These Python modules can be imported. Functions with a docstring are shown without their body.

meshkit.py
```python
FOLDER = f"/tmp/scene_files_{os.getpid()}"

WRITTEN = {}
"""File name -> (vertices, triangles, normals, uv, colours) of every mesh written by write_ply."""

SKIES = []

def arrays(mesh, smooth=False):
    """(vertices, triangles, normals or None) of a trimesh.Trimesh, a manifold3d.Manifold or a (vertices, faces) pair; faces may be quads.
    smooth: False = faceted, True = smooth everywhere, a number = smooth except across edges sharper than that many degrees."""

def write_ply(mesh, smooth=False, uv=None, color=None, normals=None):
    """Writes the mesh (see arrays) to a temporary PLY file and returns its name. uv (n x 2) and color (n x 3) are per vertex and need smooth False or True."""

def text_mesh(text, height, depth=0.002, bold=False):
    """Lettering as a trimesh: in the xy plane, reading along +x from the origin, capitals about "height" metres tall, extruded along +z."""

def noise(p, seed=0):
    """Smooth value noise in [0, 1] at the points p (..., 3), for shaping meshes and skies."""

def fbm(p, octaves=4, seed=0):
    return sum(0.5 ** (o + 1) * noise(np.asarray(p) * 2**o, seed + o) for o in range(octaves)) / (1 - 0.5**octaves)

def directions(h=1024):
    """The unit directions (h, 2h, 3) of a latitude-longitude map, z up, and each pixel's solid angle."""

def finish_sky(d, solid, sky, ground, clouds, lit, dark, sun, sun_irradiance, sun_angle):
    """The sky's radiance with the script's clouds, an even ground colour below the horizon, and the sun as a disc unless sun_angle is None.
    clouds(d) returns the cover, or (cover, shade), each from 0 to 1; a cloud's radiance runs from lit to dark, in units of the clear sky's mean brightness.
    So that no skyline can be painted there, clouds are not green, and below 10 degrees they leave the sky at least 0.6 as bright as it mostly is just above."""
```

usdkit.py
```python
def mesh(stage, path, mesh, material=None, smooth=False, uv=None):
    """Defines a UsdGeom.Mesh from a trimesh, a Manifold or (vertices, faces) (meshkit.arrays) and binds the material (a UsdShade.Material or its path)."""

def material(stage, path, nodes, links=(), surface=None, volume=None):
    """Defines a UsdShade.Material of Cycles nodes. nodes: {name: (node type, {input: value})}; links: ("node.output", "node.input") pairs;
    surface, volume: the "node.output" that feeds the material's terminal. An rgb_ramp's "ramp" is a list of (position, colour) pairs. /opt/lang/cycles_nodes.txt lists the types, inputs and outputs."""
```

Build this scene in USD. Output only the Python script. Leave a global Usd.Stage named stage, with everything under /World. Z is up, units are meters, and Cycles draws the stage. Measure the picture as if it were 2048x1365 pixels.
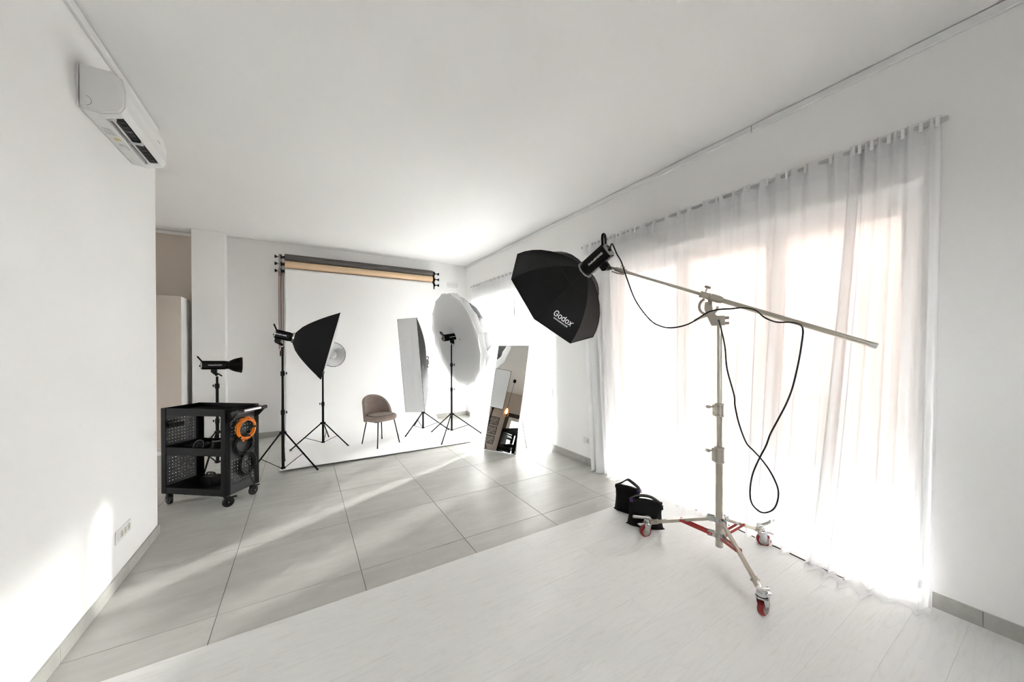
import math, numpy as np, trimesh, usdkit, meshkit
from manifold3d import Manifold
from shapely.geometry import Polygon, Point, box as sbox
from shapely.ops import unary_union
from pxr import Usd, UsdGeom, UsdLux, UsdShade, Gf, Sdf

stage = Usd.Stage.CreateInMemory()
UsdGeom.SetStageUpAxis(stage, 'Z'); UsdGeom.SetStageMetersPerUnit(stage, 1.0)
UsdGeom.Xform.Define(stage, '/World'); UsdGeom.Scope.Define(stage, '/World/Looks')
V = lambda *a: np.array(a, float)
PI = math.pi
rng = np.random.default_rng(7)

# ------------------------------------------------------------------ camera, sky, sun, exposure
YAW, PITCH, ROLL, FPX, CX, CY, EYE = math.radians(31.92456), math.radians(-.27476), math.radians(-.12055), 701.21, 1042.257, 697.004, V(0, 0, 1.6)
fw = V(math.sin(YAW) * math.cos(PITCH), math.cos(YAW) * math.cos(PITCH), math.sin(PITCH))
r0 = V(math.cos(YAW), -math.sin(YAW), 0); u0 = np.cross(r0, fw)
rt = r0 * math.cos(ROLL) + u0 * math.sin(ROLL); up = -r0 * math.sin(ROLL) + u0 * math.cos(ROLL)
cam = UsdGeom.Camera.Define(stage, '/World/camera')
M = np.eye(4); M[0, :3], M[1, :3], M[2, :3], M[3, :3] = rt, up, -fw, EYE
cam.AddTransformOp().Set(Gf.Matrix4d(*M.ravel().tolist()))
cam.CreateHorizontalApertureAttr(36.0); cam.CreateVerticalApertureAttr(36.0 * 1365 / 2048)
cam.CreateFocalLengthAttr(36.0 * FPX / 2048)
cam.CreateHorizontalApertureOffsetAttr(-(CX - 1024) / 2048 * 36); cam.CreateVerticalApertureOffsetAttr((CY - 682.5) / 2048 * 36)
cam.CreateClippingRangeAttr(Gf.Vec2f(0.05, 500.0))
cam.CreateExposureAttr(1.74)

sky = UsdLux.DomeLight.Define(stage, '/World/sky')
sky.CreateIntensityAttr(1.0); sky.CreateColorAttr(Gf.Vec3f(4.36, 4.38, 4.43))
SUN_AZ, SUN_EL = math.radians(27.0), math.radians(21.0)
sd = V(math.cos(SUN_AZ) * math.cos(SUN_EL), math.sin(SUN_AZ) * math.cos(SUN_EL), math.sin(SUN_EL))   # towards the sun
sun = UsdLux.DistantLight.Define(stage, '/World/sun')
sun.CreateAngleAttr(3.0); sun.CreateNormalizeAttr(True); sun.CreateIntensityAttr(1.35); sun.CreateColorAttr(Gf.Vec3f(1.0, .98, .95))
sz = sd; sx = np.cross(V(0, 0, 1), sz); sx /= np.linalg.norm(sx); sy = np.cross(sz, sx)
M = np.eye(4); M[0, :3], M[1, :3], M[2, :3] = sx, sy, sz
sun.AddTransformOp().Set(Gf.Matrix4d(*M.ravel().tolist()))

# ------------------------------------------------------------------ materials
L = '/World/Looks/'
def mat(name, col, rough=.5, metal=0., bump=None, spec=.5, var=None, sheen=0., extra=None):
    """Principled surface; bump (scale, strength): fine relief; var (scale, amount): tone variation of the thing itself."""
    nodes = {'p': ('principled_bsdf', dict(base_color=col, roughness=rough, metallic=metal, specular_ior_level=spec, sheen_weight=sheen, **(extra or {})))}
    links = []
    if bump or var: nodes['tc'] = ('texture_coordinate', {})
    if bump:
        nodes['bn'] = ('noise_texture', {'scale': bump[0], 'detail': 4.}); nodes['bp'] = ('bump', {'strength': bump[1], 'distance': .01})
        links += [('tc.object', 'bn.vector'), ('bn.fac', 'bp.height'), ('bp.normal', 'p.normal')]
    if var:
        nodes['vn'] = ('noise_texture', {'scale': var[0], 'detail': 5., 'roughness': .6})
        c = np.array(col); nodes['vr'] = ('rgb_ramp', {'ramp': [(.3, tuple(c * (1 - var[1]))), (.7, tuple(np.minimum(c * (1 + var[1]), 1)))]})
        links += [('tc.object', 'vn.vector'), ('vn.fac', 'vr.fac'), ('vr.color', 'p.base_color')]
    return usdkit.material(stage, L + name, nodes, links, surface='p.BSDF')

m_wall = mat('wall_paint', (.91, .905, .893), .9, bump=(90, .04), spec=.2)
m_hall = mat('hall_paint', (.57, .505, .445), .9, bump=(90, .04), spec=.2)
m_ceil = mat('ceiling_paint', (.93, .927, .918), .95, spec=.1)
m_trim = mat('white_trim', (.82, .82, .81), .45)
m_plastic = mat('white_plastic', (.80, .80, .79), .35)
m_cabinet = mat('white_lacquer', (.82, .81, .79), .4)
m_black = mat('black_metal', (.005, .005, .0052), .42, spec=.12)
m_powder = mat('black_powder_coat', (.0035, .0035, .0035), .5, bump=(600, .06), spec=.08)
m_peg = mat('pegboard_powder_coat', (.028, .028, .029), .5, bump=(600, .08), spec=.3)
m_rubber = mat('black_rubber', (.007, .007, .007), .5, spec=.3)
m_fabric_black = mat('black_nylon', (.0065, .0065, .007), .6, bump=(700, .06), spec=.16)
m_canopy = mat('grey_canopy', (.05, .05, .052), .6, bump=(30, .1))
m_bag = mat('black_cordura', (.005, .005, .0053), .65, bump=(260, .3), spec=.15)
m_silver = mat('silver_steel', (.52, .52, .515), .28, 1.)
m_chrome = mat('chrome', (.50, .50, .505), .14, 1.)
m_nickel = mat('satin_nickel', (.50, .465, .40), .28, 1., bump=(300, .03))
m_cast = mat('cast_clamp_metal', (.40, .37, .32), .42, .85, bump=(200, .06))
m_red = mat('red_paint', (.32, .018, .015), .4)
m_redwheel = mat('red_polyurethane', (.22, .008, .010), .35)
m_hub = mat('grey_hub', (.33, .32, .29), .4, .6)
m_paper_white = mat('white_paper', (.88, .875, .865), .85, spec=.2)
m_paper_beige = mat('beige_paper', (.72, .52, .34), .8, spec=.25)
m_paper_grey = mat('charcoal_paper', (.085, .077, .072), .55, spec=.4)
m_chain = mat('plastic_chain', (.20, .05, .035), .5)
m_dark_card = mat('dark_core', (.02, .018, .016), .7)
m_velvet = mat('taupe_velvet', (.235, .182, .154), .85, bump=(240, .1), sheen=.15, spec=.2, var=(14, .10))
m_orange = mat('orange_rubber', (.85, .22, .012), .4)
m_white_text = mat('white_print', (.85, .85, .85), .6)
m_grey_text = mat('grey_print', (.35, .35, .35), .6)
m_dark = mat('dark_cavity', (.01, .01, .011), .5)
m_yellow = mat('yellow_print', (.72, .50, .10), .6)
m_ivory = mat('ivory_socket', (.62, .59, .50), .45)
m_purple = mat('purple_binding', (.055, .012, .085), .55)
m_grout = mat('dark_grout', (.10, .098, .09), .9)
m_skirt = mat('skirting_tile', (.40, .395, .365), .5, var=(12, .08))
m_dish = mat('brushed_dish', (.88, .88, .88), .38, 1.)
m_glass_dome = mat('frosted_glass', (.86, .86, .84), .35)
m_terrace = mat('pale_paving', (.22, .216, .205), .8, var=(2, .06))
m_terracotta = mat('terracotta_render', (.25, .19, .165), .9, var=(1.5, .08))
m_shutter = mat('brown_shutter', (.30, .22, .19), .7)
m_rail = mat('rail_aluminium', (.50, .50, .49), .5)
m_sticker = mat('pale_sticker', (.58, .60, .60), .5, var=(160, .35))
m_frame_black = mat('black_frame', (.015, .015, .015), .45)
m_photo = mat('photo_print', (.26, .24, .23), .4, var=(9, .6))
m_copper = mat('copper_wire', (.75, .33, .12), .3, 1.)
m_mirror = usdkit.material(stage, L + 'mirror_glass', {'p': ('principled_bsdf', dict(base_color=(.86, .87, .865), metallic=1., roughness=.0))}, [], surface='p.BSDF')
m_bulb = usdkit.material(stage, L + 'amber_bulb', {'e': ('emission', dict(color=(1., .42, .07), strength=6.))}, [], surface='e.emission')
m_amber = usdkit.material(stage, L + 'amber_glass', {'p': ('principled_bsdf', dict(base_color=(.95, .45, .12), roughness=.05, transmission_weight=1., emission_color=(1., .4, .06), emission_strength=.9))}, [], surface='p.BSDF')
m_pane = usdkit.material(stage, L + 'window_glass', {'t': ('transparent_bsdf', dict(color=(.95, .96, .955))), 'g': ('glossy_bsdf', dict(color=(1, 1, 1), roughness=.0)), 'f': ('fresnel', dict(IOR=1.45)), 'm': ('mix_closure', {})},
                         [('f.fac', 'm.fac'), ('t.BSDF', 'm.closure1'), ('g.BSDF', 'm.closure2')], surface='m.closure')
def cloth(name, col, open_, trans):
    """Woven white cloth: a share of open weave, the rest diffuse both ways."""
    return usdkit.material(stage, L + name, {'o': ('transparent_bsdf', dict(color=(1, 1, 1))), 'd': ('diffuse_bsdf', dict(color=col)), 't': ('translucent_bsdf', dict(color=col)),
        'a': ('mix_closure', dict(fac=trans)), 'm': ('mix_closure', dict(fac=1 - open_))},
        [('d.BSDF', 'a.closure1'), ('t.BSDF', 'a.closure2'), ('o.BSDF', 'm.closure1'), ('a.closure', 'm.closure2')], surface='m.closure')
m_sheer = cloth('sheer_voile', (.96, .96, .962), .17, .36)
m_sheer_dimmed = cloth('sheer_voile_dimmed', (.97, .97, .972), .11, .28)  # same voile as the far panels, made denser to dim the window glow
m_header = cloth('doubled_voile', (.92, .92, .925), .08, .5)
m_diff = cloth('white_diffuser', (.86, .86, .86), .0, .35)
m_diffgrey = cloth('grey_diffuser', (.90, .90, .905), .0, .28)
m_skirtcloth = cloth('white_skirt_cloth', (.9, .9, .9), .05, .45)
# floor finishes: grain and stone figure only
m_tile = usdkit.material(stage, L + 'stone_tile', {
    'tc': ('texture_coordinate', {}), 'mp': ('mapping', {'scale': (1., 3.2, 1.)}), 'oi': ('object_info', {}), 'ad': ('vector_math', {'math_type': 'add'}),
    'n': ('noise_texture', {'scale': 2.6, 'detail': 8., 'roughness': .62, 'distortion': .35}), 'r': ('rgb_ramp', {'ramp': [(.28, (.405, .40, .37)), (.5, (.45, .445, .414)), (.72, (.50, .495, .464))]}),
    'h': ('hsv', {'hue': .5, 'saturation': 1., 'fac': 1.}), 'mr': ('map_range', {'from_min': 0., 'from_max': 1., 'to_min': .96, 'to_max': 1.04}),
    'n2': ('noise_texture', {'scale': 160., 'detail': 3.}), 'b': ('bump', {'strength': .05, 'distance': .004}),
    'p': ('principled_bsdf', dict(roughness=.36, specular_ior_level=.45))},
    [('tc.object', 'ad.vector1'), ('oi.random', 'ad.vector2'), ('ad.vector', 'mp.vector'), ('mp.vector', 'n.vector'), ('n.fac', 'r.fac'), ('r.color', 'h.color'), ('oi.random', 'mr.value'), ('mr.result', 'h.value'), ('h.color', 'p.base_color'),
     ('tc.object', 'n2.vector'), ('n2.fac', 'b.height'), ('b.normal', 'p.normal')], surface='p.BSDF')
def plank_mat(i, tone):
    c = lambda k: tuple(np.array((.755, .752, .735)) * k * tone)
    return usdkit.material(stage, L + f'white_oak_{i}', {
        'tc': ('texture_coordinate', {}), 'mp': ('mapping', {'scale': (.75, 6.5, 1.), 'location': (i * 3.7, i * 1.3, 0.)}),
        'n': ('noise_texture', {'scale': 1.9, 'detail': 3., 'roughness': .5, 'distortion': .5}), 'mu': ('math', {'math_type': 'multiply', 'value2': 15.}), 'fr': ('math', {'math_type': 'pingpong', 'value2': 1.}),
        'r': ('rgb_ramp', {'ramp': [(0., c(.935)), (.08, c(.98)), (.3, c(1.)), (1., c(1.012))]}),
        'k': ('noise_texture', {'scale': 5., 'detail': 4.}), 'kr': ('rgb_ramp', {'ramp': [(.60, (1, 1, 1)), (.75, (.93, .91, .86))]}), 'x': ('mix_color', {'blend_type': 'multiply', 'fac': 1.}),
        'b': ('bump', {'strength': .10, 'distance': .003}), 'p': ('principled_bsdf', dict(roughness=.42, specular_ior_level=.4))},
        [('tc.object', 'mp.vector'), ('mp.vector', 'n.vector'), ('n.fac', 'mu.value1'), ('mu.value', 'fr.value1'), ('fr.value', 'r.fac'), ('mp.vector', 'k.vector'), ('k.fac', 'kr.fac'), ('r.color', 'x.a'), ('kr.color', 'x.b'), ('x.result', 'p.base_color'),
         ('fr.value', 'b.height'), ('b.normal', 'p.normal')], surface='p.BSDF')
m_planks = [plank_mat(i, t) for i, t in enumerate((1., .994, 1.005, .997, 1.003))]
m_plankedge = mat('laminate_edge', (.36, .24, .13), .7)

# ------------------------------------------------------------------ mesh helpers (world metres)
def cat(*ms):
    ms = [m for x in ms for m in (x if isinstance(x, list) else [x])]
    return trimesh.util.concatenate(ms)
def tm(man):
    m = man.to_mesh(); return trimesh.Trimesh(m.vert_properties[:, :3], m.tri_verts, process=False)
def unit(a):
    a = np.asarray(a, float); return a / np.linalg.norm(a)
def frame(a, hint=V(0, 0, 1)):
    """Rows s, u, a: a right-handed frame with a along the axis and u as near the hint as it can be."""
    a = unit(a); s = np.cross(hint, a)
    if np.linalg.norm(s) < 1e-6: s = np.cross(V(1, 0, 0), a)
    s = unit(s); return s, np.cross(a, s), a
def put(m, o, s, u, a):
    T = np.eye(4); T[:3, 0], T[:3, 1], T[:3, 2], T[:3, 3] = s, u, a, o
    m = m.copy(); m.apply_transform(T)
    return m
def cbox(lo, hi, c=0.):
    lo, hi = np.minimum(lo, hi).astype(float), np.maximum(lo, hi).astype(float)
    if c <= 0:
        m = trimesh.creation.box(hi - lo); m.apply_translation((lo + hi) / 2); return m
    c = min(c, (hi - lo).min() * .49); pts = []
    for k in range(3):
        a, b = lo + c, hi - c; a[k], b[k] = lo[k], hi[k]
        pts += [V(x, y, z) for x in (a[0], b[0]) for y in (a[1], b[1]) for z in (a[2], b[2])]
    return trimesh.Trimesh(*(lambda h: (h.vertices, h.faces))(trimesh.convex.convex_hull(np.array(pts))), process=False)
def obox(o, s, u, a, size, c=0.):
    """Box of the given size centred at o on axes s, u, a."""
    h = np.array(size) / 2; return put(cbox(-h, h, c), o, s, u, a)
def cyl(p, q, r, r2=None, n=18):
    p, q = np.asarray(p, float), np.asarray(q, float); r2 = r if r2 is None else r2
    return lathe([(r, 0), (r2, np.linalg.norm(q - p))], p, q - p, n)
def lathe(prof, o, axis, n=24, closed=True):
    s, u, a = frame(axis); prof = list(prof)
    if closed and prof[0][0] > 1e-9: prof = [(0, prof[0][1])] + prof
    if closed and prof[-1][0] > 1e-9: prof = prof + [(0, prof[-1][1])]
    v, idx = [], []
    for r, h in prof:
        if r <= 1e-9: idx.append([len(v)] * n); v.append(o + a * h)
        else:
            idx.append(list(range(len(v), len(v) + n)))
            v += [o + a * h + r * (s * math.cos(t) + u * math.sin(t)) for t in np.arange(n) * 2 * PI / n]
    f = []
    for i in range(len(prof) - 1):
        A, B = idx[i], idx[i + 1]
        for k in range(n):
            k2 = (k + 1) % n
            if A[k] != A[k2]: f.append((A[k], A[k2], B[k]))
            if B[k] != B[k2]: f.append((A[k2], B[k2], B[k]))
    return trimesh.Trimesh(np.array(v), np.array(f), process=False)
def spline(pts, n=8):
    P = np.array(pts, float); P = np.vstack([2 * P[0] - P[1], P, 2 * P[-1] - P[-2]]); out = []
    for i in range(1, len(P) - 2):
        for t in np.arange(n) / n:
            out.append(.5 * ((2 * P[i]) + (-P[i - 1] + P[i + 1]) * t + (2 * P[i - 1] - 5 * P[i] + 4 * P[i + 1] - P[i + 2]) * t * t + (-P[i - 1] + 3 * P[i] - 3 * P[i + 1] + P[i + 2]) * t ** 3))
    return np.array(out + [P[-2]])
def tube(pts, r, n=8, smooth=0, closed=False):
    P = spline(pts, smooth) if smooth else np.array(pts, float)
    T = np.gradient(P, axis=0) if not closed else np.roll(P, -1, 0) - np.roll(P, 1, 0)
    T /= np.linalg.norm(T, axis=1, keepdims=True); s, u, _ = frame(T[0]); v = []
    for i in range(len(P)):
        s = unit(s - T[i] * (s @ T[i])); u = np.cross(T[i], s)
        v += [P[i] + r * (s * math.cos(t) + u * math.sin(t)) for t in np.arange(n) * 2 * PI / n]
    f = []
    K = len(P)
    for i in range(K if closed else K - 1):
        j = (i + 1) % K
        for k in range(n):
            a, b, c, d = i * n + k, i * n + (k + 1) % n, j * n + k, j * n + (k + 1) % n; f += [(a, b, d), (a, d, c)]
    if not closed:
        for i, w in ((0, 1), (K - 1, -1)):
            v.append(P[i]); q = len(v) - 1
            f += [(q, i * n + (k + 1) % n, i * n + k)[::w] for k in range(n)]
    return trimesh.Trimesh(np.array(v), np.array(f), process=False)
def ribbon(pts, wdir, w, th):
    """Strap: a polyline given width along wdir and thickness."""
    P = np.array(pts, float); T = np.gradient(P, axis=0); T /= np.linalg.norm(T, axis=1, keepdims=True); v = []
    for p, t in zip(P, T):
        wd = unit(wdir - t * (wdir @ t)); nn = np.cross(t, wd)
        v += [p + wd * w / 2 * i + nn * th / 2 * j for i, j in ((1, 1), (-1, 1), (-1, -1), (1, -1))]
    f = []
    for i in range(len(P) - 1):
        for k in range(4):
            a, b = i * 4 + k, i * 4 + (k + 1) % 4; f += [(a, b, b + 4), (a, b + 4, a + 4)]
    e = 4 * len(P) - 4; f += [(0, 2, 1), (0, 3, 2), (e, e + 1, e + 2), (e, e + 2, e + 3)]
    return trimesh.Trimesh(np.array(v), np.array(f), process=False)
def grid(P, double=False):
    """Surface through a (rows, cols, 3) net of points."""
    R, Cn = P.shape[:2]; i = np.arange(R * Cn).reshape(R, Cn)
    f = np.vstack([np.stack([i[:-1, :-1], i[:-1, 1:], i[1:, 1:]], -1).reshape(-1, 3), np.stack([i[:-1, :-1], i[1:, 1:], i[1:, :-1]], -1).reshape(-1, 3)])
    return trimesh.Trimesh(P.reshape(-1, 3), f, process=False)
def thick(P, th):
    """A net of points given thickness, closed at the rims."""
    N = np.cross(np.gradient(P, axis=1), np.gradient(P, axis=0)); N /= np.maximum(np.linalg.norm(N, axis=-1, keepdims=True), 1e-12)
    R, Cn = P.shape[:2]; A = grid(P + N * th / 2); B = grid(P - N * th / 2); n = R * Cn
    f = [A.faces, B.faces[:, ::-1] + n]; i = np.arange(n).reshape(R, Cn)
    for e, fl in ((i[0], 1), (i[-1], -1), (i[:, 0], -1), (i[:, -1], 1)):
        q = np.stack([e[:-1], e[1:], e[1:] + n, e[:-1] + n], -1); q = np.vstack([q[:, [0, 1, 2]], q[:, [0, 2, 3]]]); f.append(q[:, ::-1] if fl > 0 else q)
    return trimesh.Trimesh(np.vstack([A.vertices, B.vertices]), np.vstack(f), process=False)
def extrude(poly, h): return trimesh.creation.extrude_polygon(poly, h, engine='earcut')
def text(s, h, o, right, upd, depth=.0008, bold=False, centre=False):
    m = meshkit.text_mesh(s, h, depth, bold)
    if centre: m.apply_translation((-m.bounds[:, 0].mean(), 0, 0))
    right = unit(right); upd = unit(upd - right * (upd @ right))
    return put(m, o, right, upd, np.cross(right, upd))
def hull(*pts_r):
    sph = [Manifold.sphere(r, 16).translate(list(map(float, p))) for p, r in pts_r]
    return tm(Manifold.batch_hull(sph))

# ------------------------------------------------------------------ scene helpers
count = {}
def path(parent, name):
    k = count.get((parent, name), 0); count[(parent, name)] = k + 1
    return f'{parent}/{name}' + (f'_{k:03d}' if k else '')
def meta(prim, label=None, category=None, group=None, kind=None):
    for k, v in (('label', label), ('category', category), ('group', group), ('kind', kind)):
        if v: prim.SetCustomDataByKey(k, v)
class Thing:
    """An Xform under /World at the thing's base; its parts are meshes given in world metres."""
    def __init__(s, name, label=None, category=None, at=(0, 0, 0), group=None, kind=None):
        s.at = np.array(at, float); s.path = path('/World', name); x = UsdGeom.Xform.Define(stage, s.path); x.AddTranslateOp().Set(Gf.Vec3d(*s.at.tolist())); s.prim = x.GetPrim()
        meta(s.prim, label, category, group, kind)
    def add(s, name, mesh, material, parent=None, smooth=35, label=None, kind=None):
        m = mesh.copy(); m.apply_translation(-s.at); p = path(parent or s.path, name)
        usdkit.mesh(stage, p, m, material, smooth=smooth); meta(stage.GetPrimAtPath(p), label, kind=kind)
        return p
def single(name, mesh, material, label=None, category=None, group=None, kind=None, smooth=35):
    p = path('/World', name); usdkit.mesh(stage, p, mesh, material, smooth=smooth); meta(stage.GetPrimAtPath(p), label, category, group, kind); return p
def struct(name, mesh, material, label, smooth=False): return single(name, mesh, material, label, None, None, 'structure', smooth)

# ------------------------------------------------------------------ room shell
XL, XR, YB, ZC = -1.06, 3.26, 7.65, 3.48
W1, W2, WH = (.53, 3.12), (4.33, 7.36), 2.64                     # the two tall windows: y from, to; head height
def wall_x(x0, x1, y0, y1, z1, holes):
    p = sbox(y0, 0, y1, z1)
    for h in holes: p = p.difference(sbox(*h))
    return put(extrude(p, x1 - x0), V(x0, 0, 0), V(0, 1, 0), V(0, 0, 1), V(1, 0, 0))
struct('wall_right', wall_x(XR, XR + .32, -3.2, 8.0, ZC, [(W1[0], -.01, W1[1], WH), (W2[0], -.01, W2[1], WH)]), m_wall, 'white wall on the right with two tall curtained windows')
struct('wall_left', cbox((XL - .3, -3.2, 0), (XL, 4.19, ZC), .004), m_wall, 'white wall on the left ending at the opening')
struct('wall_back', cbox((-1.1, YB, 0), (XR + .32, YB + .3, ZC)), m_wall, 'white back wall behind the paper backdrop')
struct('pillar', cbox((-1.49, 7.47, 0), (-1.075, YB + .3, ZC), .006), m_wall, 'white pillar at the left end of the back wall')
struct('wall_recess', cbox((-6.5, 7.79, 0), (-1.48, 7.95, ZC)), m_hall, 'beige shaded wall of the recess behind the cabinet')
W3 = (-.3, 1.1, 1.3, 2.4)                                         # unseen window added behind the camera as fill light for the near walls
fp = sbox(-1.4, 0, XR + .32, ZC).difference(sbox(W3[0], W3[2], W3[1], W3[3]))
struct('wall_front', put(extrude(fp, .2), V(0, -3.2, 0), V(1, 0, 0), V(0, 0, 1), V(0, -1, 0)), m_wall, 'white wall behind the camera with the added fill window')
t = Thing('window_3', 'unseen white framed window added behind the camera as fill light', kind='structure')
t.add('frame', cat(cbox((W3[0], -3.34, W3[2]), (W3[1], -3.28, W3[2] + .06)), cbox((W3[0], -3.34, W3[3] - .06), (W3[1], -3.28, W3[3])), *[cbox((x - .03, -3.34, W3[2]), (x + .03, -3.28, W3[3])) for x in (W3[0] + .03, .4, W3[1] - .03)]), m_plastic, smooth=False)
for a, b_ in ((W3[0] + .05, .38), (.42, W3[1] - .05)): t.add('pane', cbox((a, -3.315, W3[2] + .05), (b_, -3.309, W3[3] - .05)), m_pane, smooth=False)
struct('wall_hall_near', cbox((-6.5, 4.0, 0), (XL - .3, 4.19, ZC)), m_hall, 'beige hall wall seen in the mirror only')
struct('wall_hall_left', wall_x(-6.5, -6.3, 4.0, 7.95, ZC, [(4.75, -.01, 5.83, 2.46)]), m_hall, 'beige hall wall with a glazed door, seen in the mirror')
struct('ceiling', cbox((-6.5, -3.4, ZC), (XR + .32, 8.0, ZC + .2)), m_ceil, 'plain white ceiling')
def cornice(pts, n, lab):
    """White cable-cover strip under the ceiling: pieces end to end along one wall, leaving a thin dark gap at the top."""
    t = Thing(f'trim_{n}', lab, kind='structure')
    for a, b, d in pts:
        a, b, d = np.array(a, float), np.array(b, float), np.array(d, float); lo = np.minimum(a, b); hi = np.maximum(a, b)
        q = np.vstack([lo, hi, lo + d, hi + d]); lo, hi = q.min(0), q.max(0)
        t.add('strip', cbox((lo[0], lo[1], ZC - .058), (hi[0], hi[1], ZC - .007), .003), m_trim, smooth=False)
ex = (.022, 0, 0)
cornice([((XR, y, 0), (XR, y + 1.995, 0), (-.022, 0, 0)) for y in (-2.5, -.5, 1.5, 3.5)] + [((XR, 5.5, 0), (XR, YB, 0), (-.022, 0, 0))], 1, 'white cable strip under the ceiling along the right wall')
cornice([((XL, y, 0), (XL, min(y + 1.995, 4.19), 0), ex) for y in (-1.8, .2, 2.2)], 2, 'white cable strip under the ceiling along the left wall')
cornice([((-3.4, 7.79, 0), (-1.495, 7.79, 0), (0, -.022, 0))], 3, 'cable strip under the ceiling of the beige recess')

# tiled floor: every tile a piece over a grout bed
fl = Thing('floor', 'grey stone-look tiled floor with dark joints', kind='structure')
fl.add('grout_bed', cbox((-6.5, 2.3, -.12), (XR, 8.0, -.003)), m_grout, smooth=False)
TX, TY, X0, Y0 = .7907, .8145, -.4419, 2.728
for i in range(-8, 5):
    for j in range(-1, 7):
        x0, x1, y0, y1 = X0 + i * TX, X0 + (i + 1) * TX, Y0 + j * TY, Y0 + (j + 1) * TY
        x0, x1, y0, y1 = max(x0, -6.3), min(x1, XR), max(y0, 2.44), min(y1, 7.79)
        if x1 - x0 < .05 or y1 - y0 < .05 or (x1 < XL - .25 and y1 < 4.1): continue
        g = .0018
        fl.add('tile', cbox((x0 + g, y0 + g, -.012), (x1 - g, y1 - g, 0), .0012), m_tile, smooth=False)
# white laminate: planks along x, laid over the tiles
la = Thing('floor_laminate', 'white wood-look laminate laid over the tiles at the front', kind='structure')
la.add('underlay', cbox((XL, -3.2, -.12), (XR, 2.466, .0015)), m_plankedge, smooth=False)
row = 0; y = 2.470
while y > -2.2:
    off = (row * .47) % 1.29
    x = XL + .004 - off; k = 0
    while x < XR:
        a, b = max(x, XL + .004), min(x + 1.29, XR - .004)
        if b - a > .06: la.add('plank', cbox((a + .00012, y - .1935 + .00012, .0012), (b - .00012, y - .00012, .0085), .0004), m_planks[(row * 2 + k * 3) % 5], smooth=False)
        x += 1.29; k += 1
    y -= .1935; row += 1
# skirting of cut tiles
def skirting(name, lab, pts):
    t = Thing(name, lab, kind='structure')
    for lo, hi in pts: t.add('tile', cbox(lo, hi, .0012), m_skirt, smooth=False)
H_ = .098
skirting('baseboard_right', 'grey tile skirting along the right wall', [((XR - .012, a + .0015, .0005), (XR, b - .0015, H_)) for a, b in ((-1.93, -1.19), (-1.19, -.445), (-.445, .296), (.296, .528), (3.125, 3.545), (3.545, 4.325))] + [((XR - .012, 7.37, .0005), (XR, YB, H_))])
skirting('baseboard_left', 'grey tile skirting along the left wall', [((XL, a + .001, .0005), (XL + .012, b - .001, .082)) for a, b in ((-.6, .2), (.2, 1.1), (1.1, 1.92), (1.92, 2.735), (2.735, 3.552), (3.552, 4.202))] + [((XL - .3, 4.19, .0005), (XL - .002, 4.202, .082))])
skirting('baseboard_back', 'grey tile skirting along the back wall', [((a + .001, YB - .012, .0005), (b - .001, YB, .095)) for a, b in ((-1.075, -.38), (-.38, .42), (.42, 1.22), (1.22, 2.02), (2.02, 2.83), (2.83, XR - .012))])

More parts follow.
